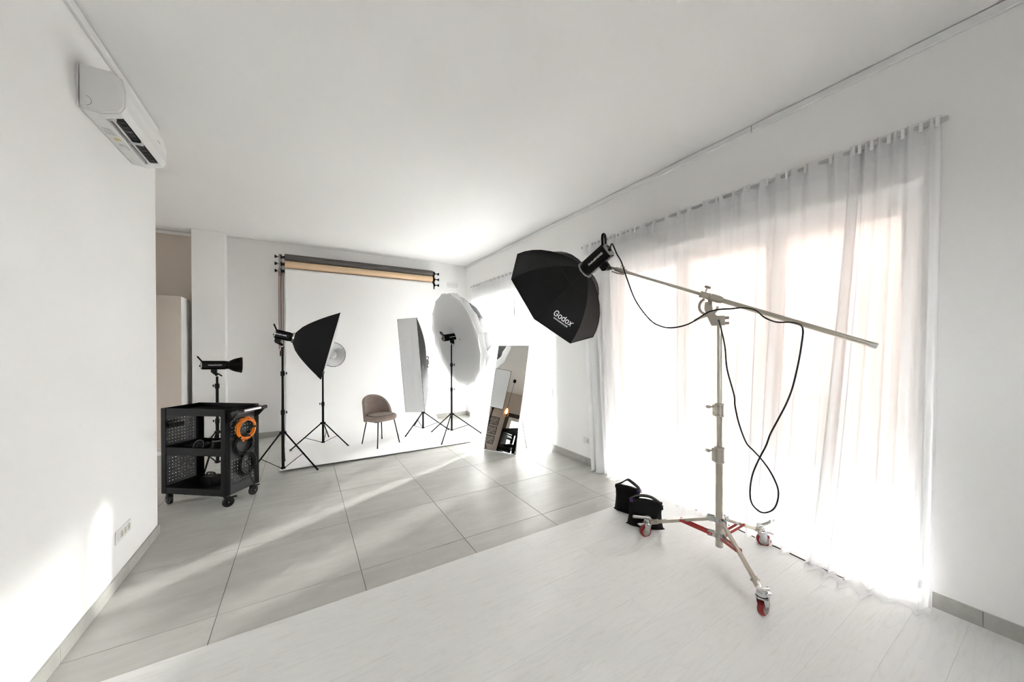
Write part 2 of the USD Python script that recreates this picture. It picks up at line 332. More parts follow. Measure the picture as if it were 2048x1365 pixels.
# windows
def window(n, y0, y1, splits, lab):
    t = Thing(f'window_{n}', lab, kind='structure'); x0, x1 = XR + .17, XR + .24; w = .06
    fr = [cbox((x0, y0, 0), (x1, y0 + w, WH), .004), cbox((x0, y1 - w, 0), (x1, y1, WH), .004), cbox((x0, y0, WH - .09), (x1, y1, WH), .004), cbox((x0, y0, 0), (x1, y1, .07), .004)]
    t.add('frame', cat(fr), m_plastic, smooth=False)
    ys = [y0 + w] + splits + [y1 - w]
    for a, b in zip(ys[:-1], ys[1:]):
        s = t.add('sash', cat([cbox((x0 - .015, a + .003, .07), (x1, a + .06, WH - .09), .004), cbox((x0 - .015, b - .06, .07), (x1, b - .003, WH - .09), .004), cbox((x0 - .015, a + .06, .07), (x1, b - .06, .13), .004), cbox((x0 - .015, a + .06, WH - .15), (x1, b - .06, WH - .09), .004)]), m_plastic, smooth=False)
        t.add('pane', cbox((x0 + .03, a + .05, .12), (x0 + .036, b - .05, WH - .14)), m_pane, parent=s, smooth=False)
window(1, *W1, [1.40, 2.26], 'tall white framed window behind the near sheer curtain')
window(2, *W2, [5.34, 6.35], 'tall white framed window behind the far sheer curtain')
# the outdoors
struct('terrace', cbox((XR + .32, -30, -.3), (60, 60, -.06)), m_terrace, 'pale paved terrace outside the windows')
b = Thing('building', 'terracotta building seen dimly through the near sheer curtain', 'building', (6.0, 0, -.06))
b.add('wall', cat(cbox((6.0, -16, -.06), (12, 4.25, 9)), cbox((5.9, -16, 3.2), (6.0, 4.25, 3.5))), m_terracotta, smooth=False)
for yy in (-2.2, -.1, 2.0):
    for zz in (.9, 4.4): b.add('shutter', cbox((5.95, yy - .5, zz), (6.0, yy + .5, zz + 1.5), .02), m_shutter, smooth=False)
struct('terrace_front', cbox((-20, -40, -.3), (3.58, -3.4, -.06)), m_terrace, 'pale paving outside the added window behind the camera')
# hall door
d = Thing('door_1', 'white glazed door in a dark frame, seen in the mirror', kind='structure')
d.add('frame', cat(cbox((-6.31, 5.83, 0), (-6.2, 5.97, 2.60), .005), cbox((-6.31, 4.61, 0), (-6.2, 4.75, 2.60), .005), cbox((-6.31, 4.75, 2.46), (-6.2, 5.83, 2.60), .005)), m_frame_black, smooth=False)
d.add('leaf', cat([cbox((-6.42, a, 0), (-6.37, b_, 2.46), .004) for a, b_ in ((4.75, 4.83), (5.70, 5.83))] + [cbox((-6.42, 4.83, a), (-6.37, 5.70, b_), .004) for a, b_ in ((0, .12), (2.34, 2.46), (1.62, 1.65), (.95, .98))] + [cbox((-6.42, 5.26, .12), (-6.37, 5.29, 2.34), .004)]), m_trim, smooth=False)
d.add('pane', cbox((-6.40, 4.82, .1), (-6.394, 5.71, 2.36)), m_pane, smooth=False)
struct('terrace_hall', cbox((-30, -10, -.3), (-6.5, 25, -.06)), m_terrace, 'pale paving outside the hall door')

# ------------------------------------------------------------------ curtains
def curtain(label, y_top, y_bot, folds, seed, group, x=3.19, gather=1., ztop=2.985, flare=.06, amp=.034, m=None):
    """Tab-top voile: a pleated sheet from the rail to the floor whose hem spreads over it."""
    r = np.random.default_rng(seed); n = folds * 14; u = np.linspace(0, 1, n); zz = np.concatenate([np.linspace(0, 1, 40)])
    ph = np.cumsum(r.uniform(.7, 1.3, folds + 2)); ph = (ph - ph[0]) / (ph[-2] - ph[0]) * folds
    phase = np.interp(u * folds, ph[:folds + 1], np.arange(folds + 1)) * 2 * PI
    a_i = np.interp(u, np.linspace(0, 1, folds + 1), r.uniform(.6, 1.35, folds + 1)); w_i = np.interp(u, np.linspace(0, 1, folds + 1), r.uniform(-1, 1, folds + 1))
    sp_i = np.interp(u, np.linspace(0, 1, folds // 2 + 2), r.uniform(.2, 1., folds // 2 + 2))
    rows = []
    for t in zz:                                                    # 0 top, 1 floor
        yy = (y_top[0] + (y_top[1] - y_top[0]) * u) * (1 - t ** 1.3) + (y_bot[0] + (y_bot[1] - y_bot[0]) * u) * t ** 1.3
        am = amp * (.45 + .75 * t) * a_i
        xo = am * np.sin(phase + .6 * t * w_i) + .35 * am * np.sin(2.03 * phase + 2 * w_i + 1.5 * t)
        yo = .35 * am * np.cos(phase * .5 + w_i)
        z = (ztop - .012) * (1 - t) + .0155 * t + np.zeros(n)
        xo = xo * (1 - .35 * (1 - t) ** 3) + .040 * (1 - t) ** 2
        rows.append(np.stack([x + xo - flare * max(t - .55, 0) ** 2 * 4 * sp_i * .6, yy + yo, z], -1))
    for k in range(1, 6):                                            # the hem lies out on the floor
        q = rows[40 - 1].copy(); q[:, 0] -= flare * sp_i * k / 5 * 1.6; q[:, 2] = .0155 - .0008 * k + .012 * sp_i * abs(math.sin(k * 1.3)) * np.abs(np.sin(phase / 2)); rows.append(q)
    P = np.array(rows); P[..., 0] = np.minimum(P[..., 0], XR - .016)
    t = Thing('curtain', label, 'curtain', (x, (y_top[0] + y_top[1]) / 2, 0), group)
    t.add('fabric', grid(P), m or m_sheer, smooth=True)
    t.add('header_band', grid(P[:3] + V(-.0025, 0, 0)), m_header, smooth=True)
    for k in range(folds):
        c = P[0, min(k * 14 + 4, n - 1)]
        t.add('hook', cat(cbox((3.215, c[1] - .010, 2.905), (3.224, c[1] + .010, 2.972), .003)), m_trim, smooth=False)
    return t
curtain('sheer white curtain panel gathered at the right end of the near window', (.445, .86), (.465, 1.06), 6, 3, 'sheer curtains', flare=.10, amp=.040, m=m_sheer_dimmed)
curtain('wide sheer white pleated curtain behind the boom stand', (.80, 3.60), (.98, 3.36), 21, 5, 'sheer curtains', flare=.02, amp=.043, m=m_sheer_dimmed)
curtain('sheer white far curtain panel left of the black octagonal softbox, beside the mirror top', (4.20, 5.36), (4.22, 5.40), 9, 8, 'sheer curtains', flare=.02)
curtain('sheer white far curtain panel nearest the back wall corner', (5.40, 7.28), (5.42, 7.24), 14, 9, 'sheer curtains', flare=.02)
for y0, y1, lab in ((.425, 3.62, 'pale metal curtain rail above the near window'), (4.17, 7.32, 'pale metal curtain rail above the far window')):
    t = Thing('curtain_rail', lab, 'curtain rail', (3.17, (y0 + y1) / 2, 2.94))
    t.add('rod', cbox((3.222, y0, 2.93), (3.242, y1, 2.956), .004), m_rail)
    for yy in (y0 + .06, (y0 + y1) / 2, y1 - .06): t.add('bracket', cbox((3.24, yy - .015, 2.925), (XR - .0005, yy + .015, 2.96), .003), m_trim, smooth=False)

# ------------------------------------------------------------------ wall fittings
ac = Thing('air_conditioner', 'white split air conditioner high on the left wall', 'air conditioner', (XL, 2.955, 2.92))
y0, y1 = 2.955, 3.715
prof = [(-1.052, 2.945), (-.975, 2.935), (-.895, 2.962), (-.876, 3.0), (-.872, 3.09), (-.888, 3.165), (-.925, 3.188), (-1.052, 3.188)]
body = put(extrude(Polygon([(x - XL, z) for x, z in prof]).buffer(-.006).buffer(.006), y1 - y0 - .04), V(XL, y1 - .02, 0), V(1, 0, 0), V(0, 0, 1), V(0, -1, 0))
ends = [put(extrude(Polygon([(x - XL, z) for x, z in prof]).buffer(-.012).buffer(.006), .02), V(XL, yy, 0), V(1, 0, 0), V(0, 0, 1), V(0, -1, 0)) for yy in (y1, y0 + .02)]
slot = put(extrude(Polygon([(.083, 2.90), (.165, 2.90), (.160, 2.995), (.10, 3.0)]), .60), V(XL, 3.625, 0), V(1, 0, 0), V(0, 0, 1), V(0, -1, 0))
def sub(a, b_):
    A, B = (Manifold(__import__('manifold3d').Mesh(np.asarray(m.vertices, np.float32), np.asarray(m.faces, np.uint32))) for m in (a, b_)); return tm(A - B)
for m in (body, slot): m.merge_vertices()
try: body = sub(body, slot)
except Exception: pass
ac.add('body', cat(body, ends), m_plastic, smooth=25)
ac.add('back_plate', cbox((XL, y0 + .004, 2.948), (XL + .008, y1 - .004, 3.184), .002), m_trim, smooth=False)
ac.add('outlet_cavity', put(extrude(Polygon([(.101, 2.955), (.153, 2.960), (.152, 2.990), (.106, 2.993)]), .596), V(XL, 3.622, 0), V(1, 0, 0), V(0, 0, 1), V(0, -1, 0)), m_dark, smooth=False)
ac.add('louver', cat(cbox((XL + .112, 3.03, 2.939), (XL + .118, 3.63, 2.951), .001), cbox((XL + .095, 3.32, 2.942), (XL + .165, 3.325, 2.975)), cbox((XL + .10, 3.035, 2.94), (XL + .128, 3.042, 2.97))), m_plastic, smooth=False)
ac.add('air_vane', cat([cbox((XL + .125, 3.06 + k * .05, 2.955), (XL + .15, 3.063 + k * .05, 2.985)) for k in range(11)]), m_dark, smooth=False)
ac.add('front_seam', cat(cbox((XL + .128, y0 - .0006, 2.965), (XL + .131, y0 + .01, 3.187)), cbox((XL + .1875, y0 + .03, 3.03), (XL + .1884, y1 - .03, 3.0315))), m_trim, smooth=False)
ac.add('pipe_cover', cat(tube([V(XL + .03 + .028 * math.cos(a), y0 - .0004, 2.985 + .028 * math.sin(a)) for a in np.linspace(-1.2, 1.35, 14)], .0012, 5)), m_grey_text)
for q in (((XL + .028, 3.16, 2.937), (XL + .075, 3.24, 2.9385)), ((XL + .04, 3.36, 2.937), (XL + .062, 3.385, 2.9385)), ((XL + .066, 3.365, 2.9355), (XL + .075, 3.42, 2.937))): ac.add('sticker', cbox(*q), m_sticker, smooth=False)
ac.add('warning_mark', put(extrude(Polygon([(0, 0), (.03, 0), (.015, .028)]), .002), V(XL + .045, 3.27, 2.9355), V(0, 1, 0), V(1, 0, 0), V(0, 0, -1)), m_yellow, smooth=False)
ac.add('nameplate', cbox((XL + .1875, 3.50, 3.075), (XL + .1892, 3.55, 3.079)), m_grey_text, smooth=False)

def socket(name, o, right, w, h, cols, blanks, lab):
    """Flush wall plate with round ivory outlets: o is the plate's centre on the wall, right its horizontal."""
    upv = V(0, 0, 1); n = np.cross(right, upv); t = Thing(name, lab, 'socket', o)
    t.add('plate', obox(o + n * .004, right, upv, n, (w, h, .008), .003), m_plastic, smooth=False)
    for k in cols:
        c = o + right * k
        q = t.add('outlet', obox(c + n * .0085, right, upv, n, (.036, .045, .003), .001), m_ivory, smooth=False)
        t.add('pin_hole', cat([cyl(c + right * i * .0095 + n * .0095, c + right * i * .0095 + n * .0108, .0025, n=8) for i in (-1, 0, 1)] + [cyl(c + upv * j * .014 + n * .0095, c + upv * j * .014 + n * .0106, .003, n=8) for j in (-1, 1)]), m_dark, parent=q, smooth=False)
    for k in blanks: t.add('blank_cover', obox(o + right * k + n * .0085, right, upv, n, (.022, .045, .003), .001), m_plastic, smooth=False)
socket('wall_socket', V(XL, 3.503, .330), V(0, 1, 0), .235, .085, (-.035, .02, .075), (-.085,), 'white wide socket plate low on the left wall with three outlets')
socket('wall_socket', V(XR, 3.555, .325), V(0, -1, 0), .122, .082, (.025,), (-.03,), 'small white socket plate with one outlet on the right wall beside the near curtain')
t = Thing('wall_vent', 'small white rectangular plate high on the back wall beside the rolls', 'wall plate', (2.93, YB, 3.0))
t.add('plate', cbox((2.79, YB - .012, 2.955), (3.05, YB, 3.065), .004), m_plastic, smooth=False)
t.add('slot', cbox((2.80, YB - .0135, 3.008), (3.04, YB - .011, 3.012)), m_grey_text, smooth=False)

t = Thing('curtain_hook', 'tiny white curtain hook on the right wall beside the far curtain', 'hook', (XR, 4.235, 1.2))
t.add('plate', cyl((XR, 4.235, 1.2), (XR - .006, 4.235, 1.2), .018, n=16), m_plastic); t.add('hook', tube([V(XR - .004, 4.235, 1.2), V(XR - .04, 4.235, 1.2), V(XR - .045, 4.235, 1.22)], .005, 8), m_plastic)

# cabinet in the recess
t = Thing('cabinet', 'tall white cabinet beside the pillar, the shade on its front painted beige', 'cabinet', (-2.15, 7.4, 0))
t.add('carcass', cbox((-2.75, 7.19, .09), (-1.55, 7.66, 2.365), .002), m_cabinet, smooth=False)
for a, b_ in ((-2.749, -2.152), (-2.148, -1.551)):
    q = t.add('door', cbox((a, 7.17, .092), (b_, 7.189, 2.363), .0015), m_hall, smooth=False)  # hall beige stands in for shade on the white front
t.add('plinth', cbox((-2.74, 7.20, 0), (-1.56, 7.64, .09)), m_cabinet, smooth=False)

# ------------------------------------------------------------------ paper backdrop
YR = 7.50; XA, XB = -.262, 2.395
def roll(z, r, m, name, lab):
    t = Thing(name, lab, 'paper roll', ((XA + XB) / 2, YR, z))
    t.add('paper', lathe([(r, 0), (r, XB - XA)], V(XA, YR, z), V(1, 0, 0), 40), m, smooth=40)
    for x, s in ((XA, -1), (XB, 1)): t.add('end_plug', lathe([(.031, 0), (.031, .012), (.018, .02), (.018, .045)], V(x, YR, z), V(s, 0, 0), 18), m_black)
    return t
roll(3.192, .062, m_paper_grey, 'paper_roll', 'charcoal grey paper roll, topmost of the three rolls')
roll(3.070, .064, m_paper_beige, 'paper_roll', 'beige paper roll between the charcoal and the white roll')
roll(2.945, .052, m_paper_white, 'paper_roll', 'white paper roll, lowest of the three, feeding the backdrop sheet')
prof = [(YR - .052, 2.945), (YR - .0545, 2.6), (YR - .055, 1.6), (YR - .055, .75)]
for a in np.linspace(0, PI / 2, 12): prof.append((YR - .055 - .5 * (1 - math.cos(a)), .52 - .51 * math.sin(a)))
prof += [(6.6, .006), (6.1, .005), (5.75, .006), (5.55, .010), (5.45, .019), (5.39, .032)]
xs = np.linspace(XA + .006, XB + .012, 40); P = np.array([[V(x, yy + .0, zz) for x in xs] for yy, zz in prof])
fade = np.linspace(1, 0, 40) ** 1.2
for i, (yy, zz) in enumerate(prof):
    w = np.clip((5.8 - yy) / .4, 0, 1) if zz < .1 else 0
    P[i, :, 2] = np.where(w > 0, .005 + (P[i, :, 2] - .005) * (.25 + .75 * fade), P[i, :, 2]); P[i, :, 1] += w * .02 * np.linspace(-.5, 1, 40)
single('paper_backdrop', thick(P, .0012), m_paper_white, 'seamless white paper sheet sweeping from the wall rolls onto the floor', 'backdrop', smooth=True)
for x, s, lab in ((XA, -1, 'black triple roll bracket with knobs at the left end of the rolls'), (XB, 1, 'black triple roll bracket with knobs at the right end of the rolls')):
    t = Thing('roll_bracket', lab, 'bracket', (x + s * .06, YB, 2.85), 'roll brackets')
    t.add('wall_bar', cbox((x + s * .075 - .02, YB - .02, 2.88), (x + s * .075 + .02, YB, 3.27), .003), m_silver if s < 0 else m_black, smooth=False)
    for z in (3.192, 3.07, 2.945):
        t.add('arm', cat(cbox((x + s * .048, YR - .01, z - .016), (x + s * .064, YB - .015, z + .016), .003), cbox((x + s * .046, YR - .03, z - .035), (x + s * .062, YR + .01, z + .03), .004), cyl((x + s * .055, YR + .05, z + .02), (x + s * .055, YR + .05, z + .05), .01)), m_black, smooth=30)
        q = t.add('spindle', cyl((x + s * .02, YR, z), (x + s * .115, YR, z), .009 if s > 0 else .012), m_silver if s < 0 else m_black)
        t.add('knob', lathe([(.012, 0), (.014, .01), (.03, .03), (.03, .036), (.01, .04)], V(x + s * .11, YR, z), V(s, 0, 0), 12), m_black)
def chain(x, y, z0, z1, lab):
    n = int((z0 - z1) / .014); ms = []
    for side in (-1, 1): ms += [trimesh.creation.icosphere(1, .0068).apply_translation((x + side * .016, y, z0 - k * .014)) for k in range(n)]
    ms.append(tube([V(x - .016, y, z0), V(x, y, z0 + .02), V(x + .016, y, z0)], .003, 6, 5)); ms.append(tube([V(x - .016, y, z1), V(x, y, z1 - .02), V(x + .016, y, z1)], .003, 6, 5))
    t = Thing('bead_chain', lab, 'chain', (x, y, z1), 'roll chains'); t.add('beads', cat(ms), m_chain, smooth=True, kind='stuff')
    t.add('weight', lathe([(.004, 0), (.009, .015), (.009, .08), (.004, .09)], V(x, y, z1 - .11), V(0, 0, 1), 10), m_black)
chain(XA - .045, YR - .01, 2.90, 1.42, 'long red-brown bead chain hanging at the left roll ends')
chain(XA - .075, YR + .05, 3.0, 1.55, 'red-brown bead chain nearer the wall at the left roll ends')

# ------------------------------------------------------------------ light stands
def stand(lab, x, y, zb, za, R, az, top, collars, r0=.0165, knob=None):
    """Black tripod stand: telescoping column, collars with knobs, three hinged legs with braces."""
    t = Thing('light_stand', lab, 'light stand', (x, y, 0), 'black light stands'); c = lambda z: V(x, y, z)
    zs = [zb] + list(collars) + [top]
    for i, (a, b_) in enumerate(zip(zs[:-1], zs[1:])): t.add('column', cyl(c(a), c(b_), r0 - .0028 * i, n=16), m_black)
    for i, z in enumerate(collars):
        q = t.add('collar', lathe([(r0 + .003, -.035), (r0 + .006, -.03), (r0 + .006, .02), (r0 + .001, .03)], c(z), V(0, 0, 1), 16), m_black)
        k = V(math.cos(az + 1 + i), math.sin(az + 1 + i), 0) if knob is None else knob
        t.add('knob', cat(cyl(c(z) + k * .01, c(z) + k * .045, .004, n=8), obox(c(z) + k * .05, k, V(0, 0, 1), np.cross(k, V(0, 0, 1)), (.012, .034, .010), .003)), m_black, parent=q)
    t.add('spigot', cyl(c(top), c(top + .03), .008, n=12), m_silver)
    hb = t.add('hub', lathe([(r0 + .002, -.02), (r0 + .012, -.016), (r0 + .012, .016), (r0 + .002, .02)], c(za), V(0, 0, 1), 12), m_black)
    t.add('foot_hub', lathe([(r0 + .002, -.012), (r0 + .010, -.009), (r0 + .010, .01), (r0, .014)], c(zb + .01), V(0, 0, 1), 12), m_black)
    for k in range(3):
        a = az + 2 * PI / 3 * k; e = V(math.cos(a), math.sin(a), 0); s = np.cross(e, V(0, 0, 1))
        A, T = c(za) + e * .028, c(.010) + e * R; mid = A + (T - A) * .55
        t.add('lug', cat(obox(c(za) + e * .026, e, V(0, 0, 1), s, (.03, .03, .02), .003), cyl(c(za) + e * .032 - s * .016, c(za) + e * .032 + s * .016, .004, n=8)), m_black, parent=hb, smooth=30)
        lg = t.add('leg', tube([A, T], .0095, 10), m_black)
        t.add('rubber_foot', tube([T + (A - T) * .05, T + (T - A) * .004], .0115, 10), m_rubber, parent=lg)
        t.add('brace', cat([tube([c(zb + .01) + e * .02 + s * .006 * j, mid + s * .006 * j], .0035, 6) for j in (-1, 1)] + [cyl(mid - s * .012, mid + s * .012, .006, n=8)]), m_black)
    return t

# ------------------------------------------------------------------ studio strobes
def strobe(lab, tip, a, hint=V(0, 0, 1), k=1., length=.30, mark=None, ring=True, spig=None, tilt_len=.14, lever=1):
    """Mains strobe head. tip: centre of the front mount; a: the way it points; hint: its top. mark: lettering on the flanks."""
    s, u, a = frame(a, hint); t = Thing('strobe_light', lab, 'studio light', tip - a * length * .5 * k)
    P = lambda x, y, z: tip + (s * x + u * y + a * z) * k           # x right, y up, z forward
    hw, hh = .055, .062
    rr = Polygon([(-hw, -hh * .55), (-hw * .75, -hh), (hw * .75, -hh), (hw, -hh * .55), (hw, hh * .5), (hw * .6, hh), (-hw * .6, hh), (-hw, hh * .5)])
    bd = extrude(rr.buffer(-.006).buffer(.006), length - .05); bd.apply_scale(k)
    t.add('body', put(bd, P(0, 0, -length + .01), s, u, a), m_black, smooth=20)
    t.add('front_collar', lathe([(.05 * k, 0), (.06 * k, .004 * k), (.06 * k, .04 * k), (.052 * k, .05 * k)], P(0, 0, -.05), a, 28), m_black)
    rp = extrude(rr.buffer(-.010), .018); rp.apply_scale(k)
    q = t.add('rear_panel', put(rp, P(0, 0, -length - .004), s, u, a), m_hub, smooth=20, label='grey rear control panel')
    t.add('dial', lathe([(.014 * k, 0), (.014 * k, .012 * k), (.011 * k, .014 * k)], P(.022, -.012, -length - .003), -a, 14), m_black, parent=q)
    t.add('display', obox(P(-.012, .02, -length - .005), s, u, a, (.045 * k, .02 * k, .004 * k)), m_dark, parent=q, smooth=False)
    t.add('button', cat([obox(P(-.028 + .013 * i, -.012, -length - .006), s, u, a, (.009 * k, .008 * k, .004 * k), .001) for i in range(3)]), m_rubber, parent=q, smooth=False)
    t.add('handle', tube([P(-.03, hh * .8, -length + .012), P(-.032, hh + .03, -length - .018), P(-.018, hh + .056, -length - .036), P(.018, hh + .056, -length - .036), P(.032, hh + .03, -length - .018), P(.03, hh * .8, -length + .012)], .0095 * k, 8, 5), m_black)
    br = t.add('bracket', cat(obox(P(0, -hh - .022, -.165), s, u, a, (.05 * k, .05 * k, .07 * k), .006), cyl(P(-.035, -hh - .04, -.165), P(.035, -hh - .04, -.165), .02 * k, n=16), cyl(P(-.032, -hh - .04, -.165), P(-.042, -hh - .04, -.165), .026 * k, n=16)), m_black, smooth=30)
    if lever is not None: t.add('tilt_lever', tube([P(.045, -hh - .04, -.165), P(.05, -hh - .055, -.165 + .03 * lever), P(.052, -hh - .105, -.165 + .095 * lever)], .0085 * k, 8), m_black, parent=br)
    if spig is not None: t.add('stand_socket', cat(cyl(P(0, -hh - .045, -.165), spig, .019 * k, .017 * k, n=16)), m_black, parent=br)
    if ring: t.add('speed_ring', lathe([(.058 * k, 0), (.074 * k, .002 * k), (.076 * k, .012 * k), (.074 * k, .022 * k), (.058 * k, .024 * k)], P(0, 0, -.012), a, 32), m_silver, label='silver speed ring')
    if mark:
        for side in (-1, 1):
            o = P(side * (hw + .0012), -.006, -.235 if side < 0 else -.08); rtv = a if side < 0 else -a
            t.add('lettering', cat(text('Godox', .016 * k, o, rtv, u, bold=True), text(mark, .016 * k, o + rtv * .066 * k, rtv, u, bold=True)), m_white_text, smooth=False)
    return t, P, (s, u, a)

# rectangular softbox on the front left stand
SB = V(-.221, 5.45, 0)
stand('black light stand carrying the rectangular black softbox', -.221, 5.45, .034, .497, .441, 3.666, 1.60, (.761, 1.263), knob=V(.85, -.53, 0))
yw = math.radians(2.2 + 4)
ax = unit(V(math.cos(yw) * math.cos(math.radians(14.5)), math.sin(yw) * math.cos(math.radians(14.5)) - .07, -math.sin(math.radians(14.5))))
tip = V(-.105, 5.44, 1.722)
strobe('black strobe head behind the rectangular black softbox', tip, ax, k=.92, length=.22, mark='SK400II', spig=V(-.221, 5.45, 1.625))
def panelbox(t, ring_c, s, u, a, r0, w, h, depth, mid, cols, lip=.035, nseg=9, sag=.012, mats=None):
    """Four-sided softbox shell: curved ribs from a small square to the rectangle w x h, one mesh per panel."""
    corners = [(-1, -1), (1, -1), (1, 1), (-1, 1)]; rib = []
    for i, j in corners:
        pr = []
        for q in np.linspace(0, 1, nseg):
            e = q ** mid; pr.append(ring_c + a * depth * q + s * i * (r0 + (w / 2 - r0) * e) + u * j * (r0 + (h / 2 - r0) * e))
        rib.append(np.array(pr))
    nets = []
    for k in range(4):
        A, B = rib[k], rib[(k + 1) % 4]; m = np.linspace(0, 1, 9)[None, :, None]
        net = A[:, None] * (1 - m) + B[:, None] * m; inn = ring_c + a * depth * np.linspace(0, 1, nseg)[:, None]
        net = net + (inn[:, None] - net) * (sag * 4 * m * (1 - m)) * np.sin(np.linspace(0, PI, nseg))[:, None, None]
        nets.append(net); t.add('panel', thick(net, .0016), (mats or [m_fabric_black] * 4)[k], smooth=True)
    return rib, nets
s, u, a = frame(ax, V(0, 0, 1)); W, Hh, D = .60, .885, .40
t = Thing('softbox', 'rectangular black softbox tilted down on the left stand', 'softbox', tip)
rib, _ = panelbox(t, tip + a * .012, s, u, a, .07, W, Hh, D, .72, None)
fc = tip + a * (.012 + D)
rim = [fc + s * i * W / 2 + u * j * Hh / 2 for i, j in ((-1, -1), (1, -1), (1, 1), (-1, 1))]
t.add('rim_binding', tube([p + (rim[(k) % 4] - p) * 0 for k, p in enumerate(rim)] + [rim[0]], .006, 6), m_fabric_black)
g = np.array([[fc + s * W / 2 * .99 * i + u * Hh / 2 * .99 * j + a * (.004 + .055 * (1 - abs(i) ** 2.4) * (1 - abs(j) ** 2.4)) for i in np.linspace(-1, 1, 15)] for j in np.linspace(-1, 1, 17)])
t.add('diffuser', thick(g, .0012), m_diff, smooth=True)

# beauty dish
BD = V(.277, 6.575, 0)
stand('thin black light stand carrying the round silver beauty dish', *BD[:2], .035, .357, .469, math.radians(196.6), 1.34, (.672, 1.20), knob=V(-.85, .3, 0))
an = unit(V(.36, -.93, .06)); dc = V(.42, 6.42, 1.478); tip = dc - an * .15
strobe('black strobe head behind the silver beauty dish', tip, an, k=.9, length=.24, spig=V(.277, 6.575, 1.36), lever=-1)
t = Thing('beauty_dish', 'round silver beauty dish facing the chair', 'beauty dish', tip)
pr = [(.055, .0), (.075, .012), (.125, .045), (.165, .085), (.19, .13), (.197, .15), (.193, .151)]
t.add('bowl', lathe(pr + [(r - .003, h + .002) for r, h in pr[::-1]], tip, an, 48, closed=False), m_dish)
t.add('rim', tube([dc + .196 * (frame(an)[0] * math.cos(q) + frame(an)[1] * math.sin(q)) for q in np.arange(48) * 2 * PI / 48], .0045, 6, closed=True), m_black)
t.add('deflector', lathe([(.0, 0), (.055, .003), (.066, .012), (.055, .02), (.0, .026)], tip + an * .105, an, 32), m_silver)
for q in (0, 2.1, 4.2):
    e = frame(an)[0] * math.cos(q) + frame(an)[1] * math.sin(q); t.add('strut', tube([tip + an * .03 + e * .06, tip + an * .11 + e * .05], .0025, 6), m_silver)
t.add('flash_tube', lathe([(.035, 0), (.04, .03), (.03, .06), (0, .07)], tip, an, 20), m_glass_dome)

# strip softbox
ST = V(1.93, 6.619, 0)
stand('black light stand under the tall grey strip softbox', *ST[:2], .055, .350, .484, math.radians(214.9), 1.20, (.62, .95), knob=V(.85, -.53, 0))
az, el = math.radians(226.97), math.radians(-3.33); an = V(math.cos(el) * math.cos(az), math.cos(el) * math.sin(az), math.sin(el)); fc = V(1.564, 6.052, 1.282)
s0 = unit(np.cross(an, V(0, 0, 1))); u0_ = np.cross(s0, an); ro = math.radians(-3.38); s = s0 * math.cos(ro) + u0_ * math.sin(ro); u = -s0 * math.sin(ro) + u0_ * math.cos(ro)
D = .43; tip = fc - an * D
strobe('black strobe head behind the tall strip softbox', tip, an, k=.80, length=.20, spig=V(1.93, 6.619, 1.215))
t = Thing('softbox', 'tall narrow grey strip softbox leaning beside the white umbrella', 'softbox', tip)
m_side = mat('strip_black_nylon', (.05, .05, .05), .5, bump=(40, .25))
panelbox(t, tip, s, u, an, .07, .355, 1.6, D, .55, None, nseg=12, sag=.015, mats=[m_side] * 4)
rim = [fc + s * i * .1775 + u * j * .8 for i, j in ((-1, -1), (1, -1), (1, 1), (-1, 1), (-1, -1))]
t.add('rim_binding', tube(rim, .005, 6), m_side)
jj, ii = np.meshgrid(np.linspace(-1, 1, 61), np.linspace(-1, 1, 17), indexing='ij')
wr = meshkit.fbm(np.stack([ii * 2.2 + jj * .8, jj * 3.2, 0 * ii], -1), 3, 4) - .5
g = fc + ii[..., None] * s * .176 + jj[..., None] * u * .798 + an * (.004 + (.03 * wr + .012 * np.maximum(0, 1 - np.abs(ii + .25 + .5 * jj * 0) * 5)) * (1 - ii ** 4) * (1 - jj ** 6))[..., None]
t.add('diffuser', thick(g, .0012), m_diffgrey, smooth=True)

# large parabolic umbrella with diffuser
UM = V(2.24, 5.934, 0)
stand('black light stand in front of the big white umbrella', *UM[:2], .112, .401, .544, math.radians(111.9), 1.64, (.845, 1.28), knob=V(.85, -.53, 0))
az, el = math.radians(185.67), math.radians(-13.95); n_ = V(math.cos(el) * math.cos(az), math.cos(el) * math.sin(az), math.sin(el))
uc = V(2.252, 5.80, 1.710); R = .83; s, u, a = frame(n_)
lt = V(2.24, 5.934, 1.775) + unit(V(.95, .12, .15)) * .15
strobe('black strobe head in front of the big white umbrella', lt, V(.95, .12, .15), k=.92, length=.34, mark='SK400II', ring=False, spig=V(2.24, 5.934, 1.655))
t = Thing('umbrella', 'big round white diffuser umbrella on the right of the backdrop', 'umbrella', uc)
N16 = 16; ang = (np.arange(N16 * 6) / 6) * 2 * PI / N16 + .1
sc = 1 - .028 * np.abs(np.sin((np.arange(N16 * 6) % 6) / 6 * PI))      # straight-ish edges between the rib tips
def ringpts(r, h, scal): return np.array([uc + a * h + r * c * (s * math.cos(q) + u * math.sin(q)) for q, c in zip(ang, scal)])
close = lambda P: np.concatenate([P, P[:, :1]], 1)
dn = np.array([ringpts(max(r, .012), -.10 * (1 - (r / R) ** .7), 1 - (1 - sc) * (r / R)) for r in np.linspace(.01, .985 * R, 14)])
t.add('diffuser', grid(close(dn)), m_diffgrey, smooth=True)
wr = lambda k, amp: amp * (meshkit.fbm(np.stack([np.cos(ang) * 7, np.sin(ang) * 7, np.full(len(ang), k * 1.7)], -1), 3, 9) - .5)
sk = []
